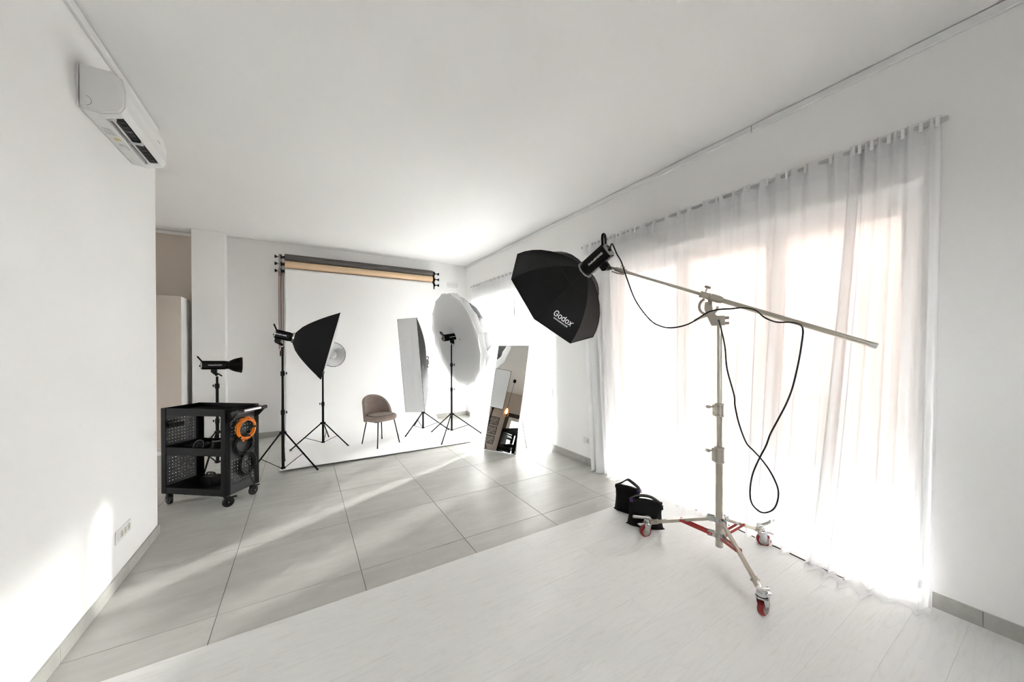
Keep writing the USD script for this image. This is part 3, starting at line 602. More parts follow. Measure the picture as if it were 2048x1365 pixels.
for k, (r, h) in enumerate([(.985 * R, .002), (1.0 * R, .012), (1.008 * R, -.01), (1.0 * R, -.06), (.985 * R, -.11), (.965 * R, -.13)]):
    sk.append(np.array([uc + a * (h + 1.2 * w) + (r + w) * c * (s * math.cos(q) + u * math.sin(q)) for q, c, w in zip(ang, 1 - (1 - sc) * (1 if k < 4 else 1.6), wr(k, .028 if k else 0))]))
t.add('skirt', grid(close(np.array(sk))), m_skirtcloth, smooth=True, label='white elastic skirt of the diffuser')
cn = []
for r in np.linspace(.05, .98, 12):
    cn.append(ringpts(r * R, -.03 - .50 * (1 - r ** 3.0), 1 - (1 - sc) * r * 2.2))
t.add('canopy', thick(close(np.array(cn)), .0015), m_canopy, smooth=30, label='grey backed canopy')
for k in range(N16):
    q = k * 2 * PI / N16 + .1; e = s * math.cos(q) + u * math.sin(q)
    t.add('rib', tube([uc + a * (-.038 - .50 * (1 - r ** 3.0)) + e * (r * R + .004) for r in np.linspace(.04, 1., 7)], .0032, 5), m_black)
t.add('shaft', cyl(uc - a * .53, uc - a * .16, .005, n=8), m_silver)

# light on the stand behind the cart
CS = V(-.969, 6.102, 0)
stand('black light stand behind the tool cart with a bare strobe', *CS[:2], .06, .467, .42, math.radians(140), 1.21, (.62, 1.087), r0=.019, knob=V(-.85, .3, 0))
la_ = unit(V(.849, -.529, -.045) + .95 * V(.529, .849, 0)); tip = CS + V(0, 0, 1.362) + la_ * .12
strobe('black strobe head with bell reflector above the tool cart', tip, la_, k=.9, length=.31, mark='SK400II', ring=False, spig=V(*CS[:2], 1.225))
t = Thing('reflector', 'black bell reflector on the strobe above the tool cart', 'reflector', tip)
pr = [(.052, 0), (.06, .012), (.082, .05), (.096, .09), (.103, .118), (.107, .122), (.107, .14)]
t.add('bell', lathe(pr + [(r - .003, h) for r, h in pr[::-1]], tip, la_, 36, closed=False), m_black)
t.add('lamp_glass', lathe([(.03, 0), (.032, .03), (.02, .055), (0, .06)], tip, la_, 16), m_glass_dome)

# ------------------------------------------------------------------ chair
t = Thing('chair', 'taupe velvet shell chair with thin black legs on the white paper', 'chair', (1.08, 6.13, 0))
fwd = unit(V(.42, -.907, 0)); sd_ = np.cross(fwd, V(0, 0, 1)); cc = V(1.075, 6.155, 0)     # sd_ points to the chair's own right-hand side seen from the front
Q = lambda x, f, z: cc + sd_ * x + fwd * f + V(0, 0, z)
pts = []
for q in np.linspace(0, 2 * PI, 40, endpoint=False):
    c, s_ = math.cos(q), math.sin(q); e = 2 / 2.7
    pts.append((.245 * math.copysign(abs(c) ** e, c), .215 * math.copysign(abs(s_) ** e, s_)))
sp = Polygon(pts)
def cushion(prof2, o):
    rows = []
    for k, z in prof2: rows.append(np.array([Q(x * k, f * k + o, z) for x, f in pts]))
    P = close(np.array(rows)); m = grid(P); top = len(rows) - 1
    c0, c1 = len(m.vertices), len(m.vertices) + 1; n = P.shape[1]
    v = np.vstack([m.vertices, Q(0, o, prof2[0][1])[None], Q(0, o, prof2[-1][1] + .006)[None]])
    f = np.vstack([m.faces, [(c0, i, i + 1) for i in range(n - 1)], [(c1, top * n + i + 1, top * n + i) for i in range(n - 1)]])
    m = trimesh.Trimesh(v, f, process=False); return m
t.add('seat', cushion([(.80, .395), (.93, .402), (.985, .42), (1.0, .445), (.985, .468), (.93, .483), (.78, .490)], .02), m_velvet, smooth=True)
# backrest: a padded shell wrapped round the rear half of the seat under a round arch
th = np.linspace(-1.40, 1.40, 37); outer = []
def bk(off):
    rows = []
    for v_ in np.linspace(0, 1, 14):
        r_ = []
        for q in th:
            hgt = .40 + (.778 - .40) * v_ * (max(0, 1 - abs(q / 1.42) ** 2.3)) ** .5
            rx, rf = .262 - off, .235 - off
            lean = .06 * v_
            r_.append(Q(rx * math.sin(q) * (1 + .02 * v_), -rf * math.cos(q) + .02 - lean * math.cos(q) - 0, hgt))
        rows.append(r_)
    return np.array(rows)
A, B = bk(0), bk(.042)
mid_top = (A[-1] + B[-1]) / 2 + V(0, 0, .012)
net = np.concatenate([A, mid_top[None], B[::-1]], 0)
t.add('backrest', cat(grid(net), grid(np.stack([A[:, 0], (A[:, 0] + B[:, 0]) / 2 + fwd * .01, B[:, 0]], 0)), grid(np.stack([B[:, -1], (A[:, -1] + B[:, -1]) / 2 + fwd * .01, A[:, -1]], 0)), grid(np.stack([B[0], A[0]], 0))), m_velvet, smooth=60)
t.add('piping', tube([p for p in mid_top[::2]], .004, 6), m_velvet)
for nm, x, y, tx, ty in ((0, .986, 5.833, -.02, .05), (1, .821, 6.27, .035, .01), (2, 1.364, 6.032, -.035, -.01), (3, 1.159, 6.423, 0, -.045)):
    b_ = V(x, y, .005); c_ = cc + (b_ - cc) * V(.72, .72, 0) + V(0, 0, .41)
    lg = t.add('leg', tube([b_, c_], .0085, 10), m_black); t.add('foot_cap', tube([b_ - V(0, 0, .0045), b_ + (c_ - b_) * .03], .0105, 10), m_rubber, parent=lg)
t.add('seat_frame', obox(Q(0, .0, .395), sd_, fwd, V(0, 0, 1), (.34, .30, .02), .004), m_black, smooth=False)

# ------------------------------------------------------------------ standing mirror
BL, BR = V(2.386, 4.928, 0), V(2.644, 4.406, 0); e = unit(BR - BL); hor = np.cross(V(0, 0, 1), e); hor = hor if hor @ BL > 0 else -hor
ti = math.radians(14); um = V(0, 0, math.cos(ti)) + hor * math.sin(ti); nm_ = np.cross(e, um); nm_ = nm_ if nm_ @ (EYE - BL) > 0 else -nm_
wm, hm = .584, 1.655; O = BL + V(0, 0, .008); mm = O + e * wm / 2 + um * hm / 2
t = Thing('mirror', 'tall frameless-looking standing mirror leaning back beside the umbrella', 'mirror', (BL + BR) / 2)
t.add('glass', obox(mm + nm_ * .002, e, um, nm_ if np.cross(e, um) @ nm_ > 0 else -nm_, (wm - .010, hm - .010, .004)), m_mirror, smooth=False)
fr = [obox(O + e * x + um * hm / 2 - nm_ * .008, e, um, np.cross(e, um), (.012, hm, .026), .002) for x in (.006, wm - .006)]
fb = [obox(O + e * wm / 2 + um * y - nm_ * .008, e, um, np.cross(e, um), (wm, .012, .026), .002) for y in (.006, hm - .006)]
t.add('frame', cat(fr + fb), m_black if False else m_chrome, smooth=False, label='thin metal edge frame')
t.add('back_panel', obox(mm - nm_ * .012, e, um, np.cross(e, um), (wm - .012, hm - .012, .012)), m_dark_card, smooth=False)
foot = V(2.962, 4.645, 0)
lt_ = O + e * wm / 2 + um * 1.05 - nm_ * .03
for sg in (-1, 1):
    f_ = foot + e * (sg * .13 + -.10) + V(0, 0, .006); t.add('rear_leg', tube([O + e * (wm / 2 + sg * .13) + um * 1.05 - nm_ * .024, f_], .008, 8), m_silver)
t.add('leg_bar', tube([foot + e * -.23 + V(0, 0, .17) - hor * .035, foot + e * .03 + V(0, 0, .17) - hor * .035], .005, 6), m_silver)
t.add('strut', tube([O + e * .49 + um * .16 - nm_ * .02, foot + e * .03 + V(0, 0, .17) - hor * .035], .004, 6), m_silver)

# hall things seen in the mirror
t = Thing('pendant_lamp', 'pendant lamp with a glowing amber bulb, reflected in the mirror', 'lamp', (-4.52, 5.735, 3.48))
c = V(-4.52, 5.735, 0)
t.add('canopy', lathe([(.055, 0), (.055, .10), (.03, .11)], c + V(0, 0, ZC), V(0, 0, -1), 18), m_black)
t.add('cord', tube([c + V(0, 0, ZC - .1), c + V(0, 0, 2.42)], .006, 6), m_black)
t.add('socket', lathe([(.01, 0), (.024, .01), (.024, .07)], c + V(0, 0, 2.43), V(0, 0, -1), 14), m_copper)
t.add('bulb', lathe([(.014, 0), (.022, .03), (.052, .13), (.05, .17), (.03, .20), (0, .208)], c + V(0, 0, 2.36), V(0, 0, -1), 20), m_bulb)
for k in range(6):
    q = k * PI / 3; e2 = V(math.cos(q), math.sin(q), 0); t.add('cage_wire', tube([c + V(0, 0, 2.42) + e2 * .02, c + V(0, 0, 2.25) + e2 * .09, c + V(0, 0, 2.12) + e2 * .10, c + V(0, 0, 2.07) + e2 * .06], .003, 5, 4), m_copper)
t.add('cage_ring', tube([c + V(.06 * math.cos(q), .06 * math.sin(q), 2.07) for q in np.arange(20) * PI / 10], .003, 5, closed=True), m_copper)
for k, (z, lab) in enumerate(((2.16, 'upper'), (1.78, 'middle'), (1.40, 'lower'))):
    t = Thing('picture_frame', f'black framed photo, {lab} of three on the hall wall in the mirror', 'picture', (-6.3, 6.42, z), 'framed photos in the hall')
    t.add('frame', cat(cbox((-6.299, 6.18, z - .165), (-6.275, 6.20, z + .165)), cbox((-6.299, 6.66, z - .165), (-6.275, 6.68, z + .165)), cbox((-6.299, 6.18, z + .145), (-6.275, 6.68, z + .165)), cbox((-6.299, 6.18, z - .165), (-6.275, 6.68, z - .145))), m_frame_black, smooth=False)
    t.add('photo', cbox((-6.299, 6.20, z - .145), (-6.285, 6.66, z + .145)), m_photo, smooth=False)

# ------------------------------------------------------------------ tool cart
N0 = V(-.650, 4.458, 0); CXv = V(.7796, -.6267, 0); CXv /= np.linalg.norm(CXv); CYv = V(-CXv[1], CXv[0], 0); CW, CD = .726, .383; ZV = V(0, 0, 1)
G = lambda x, y, z: N0 + CXv * x + CYv * y + ZV * z               # x from 0 (right end) to -CW (left end), y into the depth
def gb(x0, x1, y0, y1, z0, z1, c=0.): return obox(G((x0 + x1) / 2, (y0 + y1) / 2, (z0 + z1) / 2), CXv, CYv, ZV, (abs(x1 - x0), abs(y1 - y0), abs(z1 - z0)), c)
t = Thing('tool_cart', 'black three-shelf tool cart with pegboard ends by the left wall', 'tool cart', G(-CW / 2, CD / 2, 0))
th_ = .0022; fl_ = .052
for x0, sx_ in ((0, -1), (-CW, 1)):
    for y0, sy_ in ((0, 1), (CD, -1)):
        t.add('post', cat(gb(x0, x0 + sx_ * fl_, y0, y0 + sy_ * .003, .125, .985, .001), gb(x0, x0 + sx_ * .003, y0, y0 + sy_ * fl_, .125, .985, .001)), m_powder, smooth=False)
for z0, z1, dz in ((.915, .985, .045), (.518, .592, .06), (.125, .186, .05)):
    zf = z1 - dz if z0 > .9 else z0 + .012
    t.add('tray', cat(gb(-CW + .004, -.004, .004, CD - .004, zf, zf + .002), gb(-CW + .004, -.004, .0035, .0055, z0, z1, .0008), gb(-CW + .004, -.004, CD - .0055, CD - .0035, z0, z1, .0008), gb(-CW + .0035, -CW + .0055, .004, CD - .004, z0, z1, .0008), gb(-.0055, -.0035, .004, CD - .004, z0, z1, .0008),
        gb(-CW + .004, -.004, .004, .018, z1 - .001, z1 + .0015), gb(-CW + .004, -.004, CD - .018, CD - .004, z1 - .001, z1 + .0015)), m_powder, smooth=False)
def pegboard(x, z0, z1):
    w = CD - .09; p = sbox(0, 0, w, z1 - z0); nx, nz = int((w - .02) / .0295), int((z1 - z0 - .03) / .033)
    hs = [Point((w - (nx - 1) * .0295) / 2 + i * .0295, .025 + j * .033).buffer(.0052, 3) for i in range(nx) for j in range(nz)]
    return put(extrude(p.difference(unary_union(hs)), .0016), G(x, .045, z0), CYv, ZV, CXv)
for x in (-.004, -CW + .0025):
    t.add('pegboard', cat(pegboard(x, .20, .515), pegboard(x, .60, .912), gb(x, x + .0016, .045, CD - .045, .515, .60), gb(x, x + .0016, .045, CD - .045, .13, .20)), m_peg, smooth=False)
for ya, yb_, yy in ((.025, .09, .04), (CD - .09, CD - .02, CD - .035)):
    t.add('handle_bracket', cat(cyl(G(.105, ya, .958), G(.105, yb_, .958), .019, n=16), tm(Manifold.batch_hull([Manifold.sphere(.014, 12).translate(G(px_, yy, pz).tolist()) for px_, pz in ((.105, .958), (.004, .955), (.004, .86))]))), m_rubber, smooth=35)
t.add('handle', cyl(G(.105, .09, .958), G(.105, CD - .09, .958), .0155, n=18), m_silver, label='bare metal handle bar')
for x, y, rot, brake in ((-.045, .045, .4, 1), (-CW + .045, .045, 2.2, 0), (-.045, CD - .045, .9, 1), (-CW + .045, CD - .045, 2., 0)):
    w_ = V(math.cos(rot), math.sin(rot), 0); ax_ = np.cross(w_, ZV); c0 = G(x, y, 0) + w_ * .018
    q = t.add('castor', cat(obox(G(x, y, .12), CXv, CYv, ZV, (.06, .06, .006), .002), cyl(G(x, y, .105), G(x, y, .118), .022), *[obox(c0 + ax_ * j * .019 + ZV * .073 - w_ * .006, w_, ZV, ax_, (.045, .07, .003), .001) for j in (-1, 1)], cyl(c0 - ax_ * .022 + ZV * .05, c0 + ax_ * .022 + ZV * .05, .005, n=8)), m_black, smooth=30)
    t.add('wheel', lathe([(.04, -.016), (.048, -.012), (.05, 0), (.048, .012), (.04, .016)], c0 + ZV * .05, ax_, 28), m_rubber, parent=q)
    t.add('axle_cap', cyl(c0 - ax_ * .024 + ZV * .05, c0 + ax_ * .024 + ZV * .05, .007, n=10), m_silver, parent=q)
    if brake: t.add('brake', obox(c0 + w_ * .045 + ZV * .088, w_, ax_, ZV, (.05, .03, .008), .002), m_black, parent=q, smooth=False)
for i, (y, z) in enumerate(((.213, .87), (.20, .685), (.225, .50))):
    t.add('hook', tube([G(0, y, z), G(.03, y, z), G(.05, y, z + .006), G(.055, y, z + .018)], .003, 6), m_silver)
def coil(lab, m, y, z, r, turns, seed, x0=.012, thick_=.0045, squash=1., tail=None, group=None, tie=True):
    """Cable wound in a loose coil, hanging on a hook of the cart's right end."""
    r_ = np.random.default_rng(seed); pts = []
    for k in range(turns * 20):
        q = k / 20 * 2 * PI; rr_ = r * (1 + .09 * math.sin(q / turns * 1.7 + seed) + .05 * math.sin(2.3 * k / 20 + seed))
        pts.append(G(x0 + .012 * math.sin(k * .037 + seed) + .010 * (k / (turns * 20)), y + rr_ * math.cos(q), z + rr_ * squash * math.sin(q) - .01 * math.sin(k * .05)))
    c_ = Thing('cable', lab, 'cable', G(.01, y, z), group); c_.add('coil', tube(pts, thick_, 7), m)
    if tie: c_.add('cable_tie', cat(lathe([(.020, 0), (.022, .004), (.022, .016), (.020, .02)], G(x0 + .004, y + r * .97, z - .01), ZV, 10)), m_dark)
    if tail: c_.add('plug_end', tube(tail, thick_, 7, 5), m)
    return c_
coil('bright orange cable coil hung on the right end of the tool cart', m_orange, .213, .757, .098, 9, 1, thick_=.0055, tail=[G(.02, .20, .665), G(.025, .16, .64), G(.02, .19, .63)])
coil('black cable coil hung behind the orange coil on the tool cart', m_rubber, .17, .765, .105, 4, 2, x0=.006, thick_=.004, tie=False)
coil('black cable coil below the orange coil on the tool cart', m_rubber, .185, .60, .10, 7, 3, thick_=.0045, squash=.95, tail=[G(.02, .2, .51), G(.024, .24, .46), G(.022, .21, .40)])
coil('loose black cable bundle hung lowest on the tool cart with plugs hanging down', m_rubber, .225, .385, .085, 6, 4, thick_=.0048, squash=1.25, tail=[G(.02, .20, .42), G(.034, .235, .34), G(.03, .245, .25), G(.034, .285, .15), G(.03, .29, .12)], tie=False)
# on the cart's inner pegboard and shelves
xi = -CW + .006
t = Thing('tool_rack', 'black bristled clip rack with a silver bar inside the cart pegboard', 'tool rack', G(xi, .12, .80))
t.add('base', gb(xi, xi + .03, .05, .20, .775, .815, .003), m_dark, smooth=False)
t.add('bar', tube([G(xi + .02, .045, .828), G(xi + .035, .17, .846)], .007, 8), m_silver)
for k in range(9): t.add('clip', gb(xi + .03, xi + .038, .055 + k * .0155, .063 + k * .0155, .776, .822, .001), m_black, smooth=False)
t.add('pin', tube([G(xi, .205, .806), G(xi + .05, .225, .80)], .005, 6), m_silver)
def bowl(lab, x, y, z, r, h, flip=False):
    c_ = Thing('reflector', lab, 'reflector', G(x, y, z)); o = G(x, y, z + (h if flip else 0)); ax_ = -ZV if flip else ZV
    pr = [(.05, 0), (.055, .01), (r * .8, h * .55), (r, h * .9), (r + .004, h * .92), (r + .004, h)]
    c_.add('bowl', lathe(pr + [(q - .003, k) for q, k in pr[::-1]], o, ax_, 32, closed=False), m_black); c_.add('mount_ring', lathe([(.05, 0), (.058, .004), (.058, .016), (.05, .02)], o, ax_, 24, closed=False), m_silver); return c_
bowl('black reflector bowl on the middle cart shelf near the right post', -.115, .20, .5325, .088, .105)
bowl('black shallow reflector standing on the middle cart shelf, second from the right post', -.325, .235, .5325, .082, .095, True)
t = Thing('barn_doors', 'flat black folded barn doors on the middle cart shelf', 'barn doors', G(-.53, .2, .5325))
t.add('ring', lathe([(.07, 0), (.085, .004), (.085, .026), (.07, .03)], G(-.52, .2, .5325), ZV, 28), m_black)
for k in range(4):
    q = k * PI / 2 + .3; e2 = CXv * math.cos(q) + CYv * math.sin(q); t.add('flap', obox(G(-.52, .2, .563 + .008 * k) + e2 * .045, e2, np.cross(ZV, e2), ZV, (.11, .13, .003), .001), m_black, smooth=False)
t = Thing('honeycomb_grid', 'small black grid ring leaning on the barn doors on the middle shelf', 'grid', G(-.40, .10, .5325))
t.add('ring', tube([G(-.40, .09, .5925) + .058 * (CXv * math.cos(q) + unit(ZV + CYv * .35) * math.sin(q)) for q in np.arange(32) * PI / 16], .006, 6, closed=True), m_black)
t.add('mesh', cat([tube([G(-.40, .09, .5925) + CXv * x + unit(ZV + CYv * .35) * -math.sqrt(.055 ** 2 - x * x), G(-.40, .09, .5925) + CXv * x + unit(ZV + CYv * .35) * math.sqrt(.055 ** 2 - x * x)], .0012, 4) for x in np.linspace(-.048, .048, 9)]), m_dark, kind='stuff')
t = Thing('battery_pack', 'black box shaped pack on the bottom cart shelf', 'battery', G(-.42, .26, .139))
t.add('case', gb(-.50, -.36, .18, .30, .139, .235, .008), m_black, smooth=False); t.add('handle', tube([G(-.48, .24, .235), G(-.47, .24, .265), G(-.39, .24, .265), G(-.38, .24, .235)], .006, 8, 4), m_rubber)
t = Thing('cap', 'small grey round cap on the bottom cart shelf', 'cap', G(-.25, .30, .139))
t.add('shell', lathe([(.045, 0), (.05, .005), (.05, .045), (.04, .055)], G(-.25, .30, .139), ZV, 24), m_hub); t.add('rim', lathe([(.053, 0), (.053, .008)], G(-.25, .30, .1395), ZV, 24), m_black)

# ------------------------------------------------------------------ boom stand with the octagonal softbox
BC = V(2.643, 1.440, 0); Wp = [V(2.438, 1.943, 0), V(3.128, 1.352, 0), V(2.322, 1.004, 0)]
t = Thing('boom_stand', 'heavy nickel boom stand on three red castors in front of the near curtain', 'boom stand', BC)
c = lambda z: BC + V(0, 0, z)
t.add('column', cyl(c(.105), c(.80), .0255, n=28), m_nickel); t.add('column', cyl(c(.80), c(1.13), .0195, n=24), m_nickel); t.add('column', cyl(c(1.13), c(1.78), .0165, n=24), m_nickel)
t.add('end_cap', lathe([(.0255, 0), (.0262, .003), (.0262, .014), (.0255, .016)], c(.100), ZV, 24), m_silver)
kd = unit(V(-.849, .529, 0)); k2 = np.cross(kd, ZV)
for z0, z1, r in ((.728, .845, .0315), (1.072, 1.172, .0275)):
    q = t.add('clamp', cat(lathe([(r, 0), (r + .003, .002), (r + .003, .012), (r, .014), (r, z1 - z0 - .014), (r + .003, z1 - z0 - .012), (r + .003, z1 - z0 - .002), (r - .002, z1 - z0)], c(z0), ZV, 28), obox(c((z0 + z1) / 2) + kd * (r + .006), kd, k2, ZV, (.024, .034, z1 - z0 - .02), .004)), m_cast)
    t.add('knob', cat(cyl(c(z1 - .025) + kd * r, c(z1 - .025) + kd * (r + .045), .006, n=10), obox(c(z1 - .025) + kd * (r + .055), kd, k2, ZV, (.028, .036, .02), .006), cyl(c(z0 + .03) + kd * r, c(z0 + .03) + kd * (r + .022), .008, n=8)), m_cast, parent=q, smooth=30)
for z, nme in ((.30, 'leg_collar'), (.185, 'brace_collar')):
    t.add(nme, lathe([(.0265, -.022), (.033, -.02), (.033, .02), (.0265, .022)], c(z), ZV, 24), m_hub if nme == 'brace_collar' else m_silver)
for i, w_ in enumerate(Wp):
    e = unit(w_ - BC); s_ = np.cross(e, ZV); Rw = np.linalg.norm(w_ - BC)
    A = c(.30) + e * .045; T = BC + e * (Rw - .085) + V(0, 0, .150)
    d_ = unit(T - A); nn = np.cross(s_, d_)
    t.add('hinge', cat(*[obox(c(.30) + e * .052 + s_ * j * .014, e, s_, ZV, (.06, .003, .04), .001) for j in (-1, 1)], cyl(A - s_ * .02, A + s_ * .02, .005, n=10)), m_silver, smooth=False)
    t.add('brace_hinge', cat(*[obox(c(.185) + e * .05 + s_ * j * .017, e, s_, ZV, (.055, .003, .036), .001) for j in (-1, 1)], cyl(c(.185) + e * .06 - s_ * .022, c(.185) + e * .06 + s_ * .022, .005, n=10)), m_silver, smooth=False)
    lg = t.add('leg', obox((A + T) / 2, d_, s_, np.cross(d_, s_), (np.linalg.norm(T - A), .024, .024), .003), m_nickel, smooth=False)
    kn = t.add('end_knuckle', cat(obox(T + d_ * .012, d_, s_, np.cross(d_, s_), (.065, .034, .032), .004), cyl(T - s_ * .026, T + s_ * .026, .007, n=10)), m_cast, parent=lg, smooth=30)
    B0 = c(.185) + e * .06; B1 = A + (T - A) * .52
    bd_ = unit(B1 - B0)
    t.add('red_brace', cat(*[obox((B0 + B1) / 2 + s_ * j * .018, bd_, s_, np.cross(bd_, s_), (np.linalg.norm(B1 - B0) + .03, .003, .022), .001) for j in (-1, 1)], cyl(B1 - s_ * .022, B1 + s_ * .022, .005, n=8)), m_red, smooth=False)
    # castor: swivel plate, fork, red wheel, brake pedal
    sw = V(w_[0], w_[1], 0) - e * .0; wd = [unit(V(-1.12, .31, 0)), unit(V(.6, -.8, 0)), unit(V(1, .02, 0))][i]; wx = np.cross(wd, ZV); pv = sw - wd * .022
    q = t.add('castor', cat(cyl(pv + ZV * .128, pv + ZV * .150, .030, n=24), lathe([(.033, 0), (.036, .004), (.033, .012)], pv + ZV * .112, ZV, 24),
        *[tm(Manifold.batch_hull([Manifold.sphere(.004, 8).translate((sw + wx * j * .021 + wd * x_ + ZV * z_).tolist()) for x_, z_ in ((-.044, .115), (.018, .115), (.012, .045), (-.012, .042), (-.03, .08))])) for j in (-1, 1)],
        cyl(sw - wx * .027 + ZV * .05, sw + wx * .027 + ZV * .05, .007, n=12)), m_chrome, smooth=30)
    t.add('wheel', lathe([(.034, -.0165), (.046, -.0155), (.0500, -.009), (.0505, 0), (.0500, .009), (.046, .0155), (.034, .0165)], sw + ZV * .0505, wx, 40), m_redwheel, parent=q, label='red castor wheel')
    t.add('wheel_hub', lathe([(.012, -.0185), (.028, -.018), (.036, -.0168), (.036, .0168), (.028, .018), (.012, .0185)], sw + ZV * .0505, wx, 32), m_hub, parent=q)
    t.add('brake_pedal', tm(Manifold.batch_hull([Manifold.sphere(.005, 8).translate((sw + wd * x_ + wx * y_ + ZV * z_).tolist()) for x_, y_, z_ in ((.02, -.014, .118), (.02, .014, .118), (.062, -.017, .110), (.062, .017, .110), (.05, 0, .117))])), m_chrome, parent=q, smooth=30)
    sd2 = [unit(V(-.95, .15, 0)), unit(V(.55, -.8, .35)), unit(V(.8, -.55, 0))][i]
    t.add('lock_handle', cat(tube([T + d_ * .03 + ZV * .012, pv + ZV * .158, pv + sd2 * .04 + ZV * .166, pv + sd2 * (.15 if i == 0 else .10 if i == 1 else .03) + ZV * (.195 if i == 0 else .19 if i == 1 else .165)], .012, 10), lathe([(.020, 0), (.026, .004), (.026, .018), (.018, .022)], pv + ZV * .146, ZV, 20)), m_silver, parent=lg)
# boom head and boom
PVT = V(2.60, 1.466, 1.910)
b0, b1 = V(2.268, 2.120, 2.263), V(2.975, .672, 1.600); bd_ = unit(b1 - b0); hx = unit(V(bd_[0], bd_[1], 0)); hy = np.cross(ZV, hx); PVT = c(1.902) - hx * .073; bp = b0 + bd_ * ((PVT - b0) @ bd_); bs, bu, _ = frame(bd_)
t.add('boom_arm', cyl(b0 + bd_ * .10, bp, .0115, n=20), m_nickel, label='thin inner boom tube'); t.add('boom_arm', cyl(bp, b1, .0165, n=24), m_nickel, label='thick outer boom tube')
t.add('boom_cap', cyl(b1 - bd_ * .03, b1 + bd_ * .004, .0175, n=20), m_silver)
hs_ = unit(np.cross(bd_, ZV)); hs_ = hs_ if hs_ @ (EYE - bp) > 0 else -hs_; hu = np.cross(hs_, bd_); hu = hu if hu[2] > 0 else -hu
sl = t.add('boom_sleeve', cat(lathe([(.019, 0), (.025, .002), (.025, .012), (.023, .014), (.023, .06), (.026, .062), (.026, .07)], bp - bd_ * .085, bd_, 24), lathe([(.024, 0), (.027, .01), (.027, .06), (.021, .085)], bp - bd_ * .01, bd_, 24)), m_cast)
t.add('sleeve_knob', cat(cyl(bp - bd_ * .055, bp - bd_ * .055 + hu * .055, .006, n=10), obox(bp - bd_ * .055 + hu * .062, bd_, hs_, hu, (.046, .014, .018), .006)), m_cast, parent=sl, smooth=30)
arc = [PVT + .062 * (bd_ * math.cos(q) + hu * math.sin(q)) for q in np.linspace(-PI - .75, .30, 26)]
hd_ = t.add('tilt_arc', cat(ribbon(arc, hs_, .022, .017)), m_cast)
yk = c(1.79)
yp = Polygon([(-.052, .142), (-.094, .142), (-.099, .09), (-.078, .03), (-.052, -.035), (.035, -.035), (.035, .035), (-.015, .035), (-.045, .075), (-.047, .10)]).buffer(-.004).buffer(.004)
t.add('yoke', cat(*[put(extrude(yp, .006), yk - hy * .003 + hy * j * .024, hx, ZV, np.cross(hx, ZV)) for j in (-1, 1)], obox(yk + hx * .008, hx, hy, ZV, (.05, .05, .068), .004), cyl(PVT - hy * .036, PVT + hy * .036, .011, n=14), cyl(yk - hx * .073 + ZV * .075 - hy * .034, yk - hx * .073 + ZV * .075 + hy * .034, .008, n=14), obox((PVT + bp) / 2, hx, hy, ZV, (.026, .03, .06), .004)), m_cast, smooth=30)
t.add('yoke_lever', tube([yk - hx * .075 + ZV * .04 + hs_ * .03, yk - hx * .12 + ZV * .028 + hs_ * .035, yk - hx * .165 + ZV * .005 + hs_ * .035], .009, 8), m_cast)
for j in (-1, 1): t.add('yoke_knob', cyl(yk + ZV * j * .02 + hx * .033, yk + ZV * j * .02 + hx * .062, .010, n=12), m_cast)
gh = t.add('grip_head', cat(lathe([(.013, 0), (.021, .004), (.021, .05), (.018, .055), (.018, .10), (.013, .105)], b0 + bd_ * .105, -bd_, 22), obox(b0 - bd_ * .005 - bu * .0, bs, bu, bd_, (.03, .02, .06), .003)), m_cast)
t.add('grip_key', cat(tube([b0 + bd_ * .08 + hu * .018, b0 + bd_ * .075 + hu * .036, b0 + bd_ * .045 + hu * .04, b0 + bd_ * .04 + hu * .018], .003, 6), tube([b0 + bd_ * .09 - hu * .024, b0 + bd_ * .02 - hu * .03, b0 - bd_ * .02 - hu * .026], .006, 8)), m_cast, parent=gh)

KO = 1.084
P0 = EYE + (V(1.893, 2.090, 2.199) - EYE) * KO; az, el, phi = math.radians(102.278), math.radians(-29.828), math.radians(122.72)
oa = V(math.cos(el) * math.cos(az), math.cos(el) * math.sin(az), math.sin(el)); os_ = unit(np.cross(oa, ZV)); ou = np.cross(os_, oa)
t = Thing('softbox', 'big black octagonal softbox hanging from the boom arm', 'softbox', P0)
prof = [(.062, -.004), (.13, .012), (.222, .055), (.288, .098), (.352, .152), (.405, .212), (.446, .275), (.475, .339)]
E_ = [os_ * math.cos(phi + i * PI / 4) + ou * math.sin(phi + i * PI / 4) for i in range(8)]
ribs = [np.array([P0 + (E_[i] * r + oa * h) * KO for r, h in prof]) for i in range(8)]
pan = []
for i in range(8):
    A, B = ribs[i], ribs[(i + 1) % 8]; m_ = np.linspace(0, 1, 7)[None, :, None]; net = A[:, None] * (1 - m_) + B[:, None] * m_
    wrn = (meshkit.fbm(net * 9 + i, 3, 2) - .5)[..., None]; cen = P0 + oa * .15
    net = net + (cen - net) * ((.02 + .03 * wrn) * 4 * m_ * (1 - m_)) * np.sin(np.linspace(.25, PI, len(prof)))[:, None, None]
    pan.append(net)
    t.add('panel', thick(net, .0016), m_fabric_black, smooth=40)
for i in range(8): t.add('rib_seam', tube(ribs[i] + (ribs[i] - (P0 + oa * .2)) * .004, .0022, 5), m_fabric_black)
t.add('knee_seam', tube([ribs[i % 8][2] + (ribs[i % 8][2] - P0) * .012 for i in range(9)], .0022, 5), m_fabric_black)
t.add('rim_binding', tube([ribs[i % 8][-1] for i in range(9)], .0055, 6), m_fabric_black)
fr_c = P0 + oa * .339 * KO - oa * .045
dv = [np.array([fr_c - oa * .0 + (p - (P0 + oa * .339 * KO)) * k for p in [ribs[i % 8][-1] for i in range(9)]]) for k in (.02, .5, .955)]
t.add('diffuser', grid(np.array(dv)), m_diff, smooth=True)
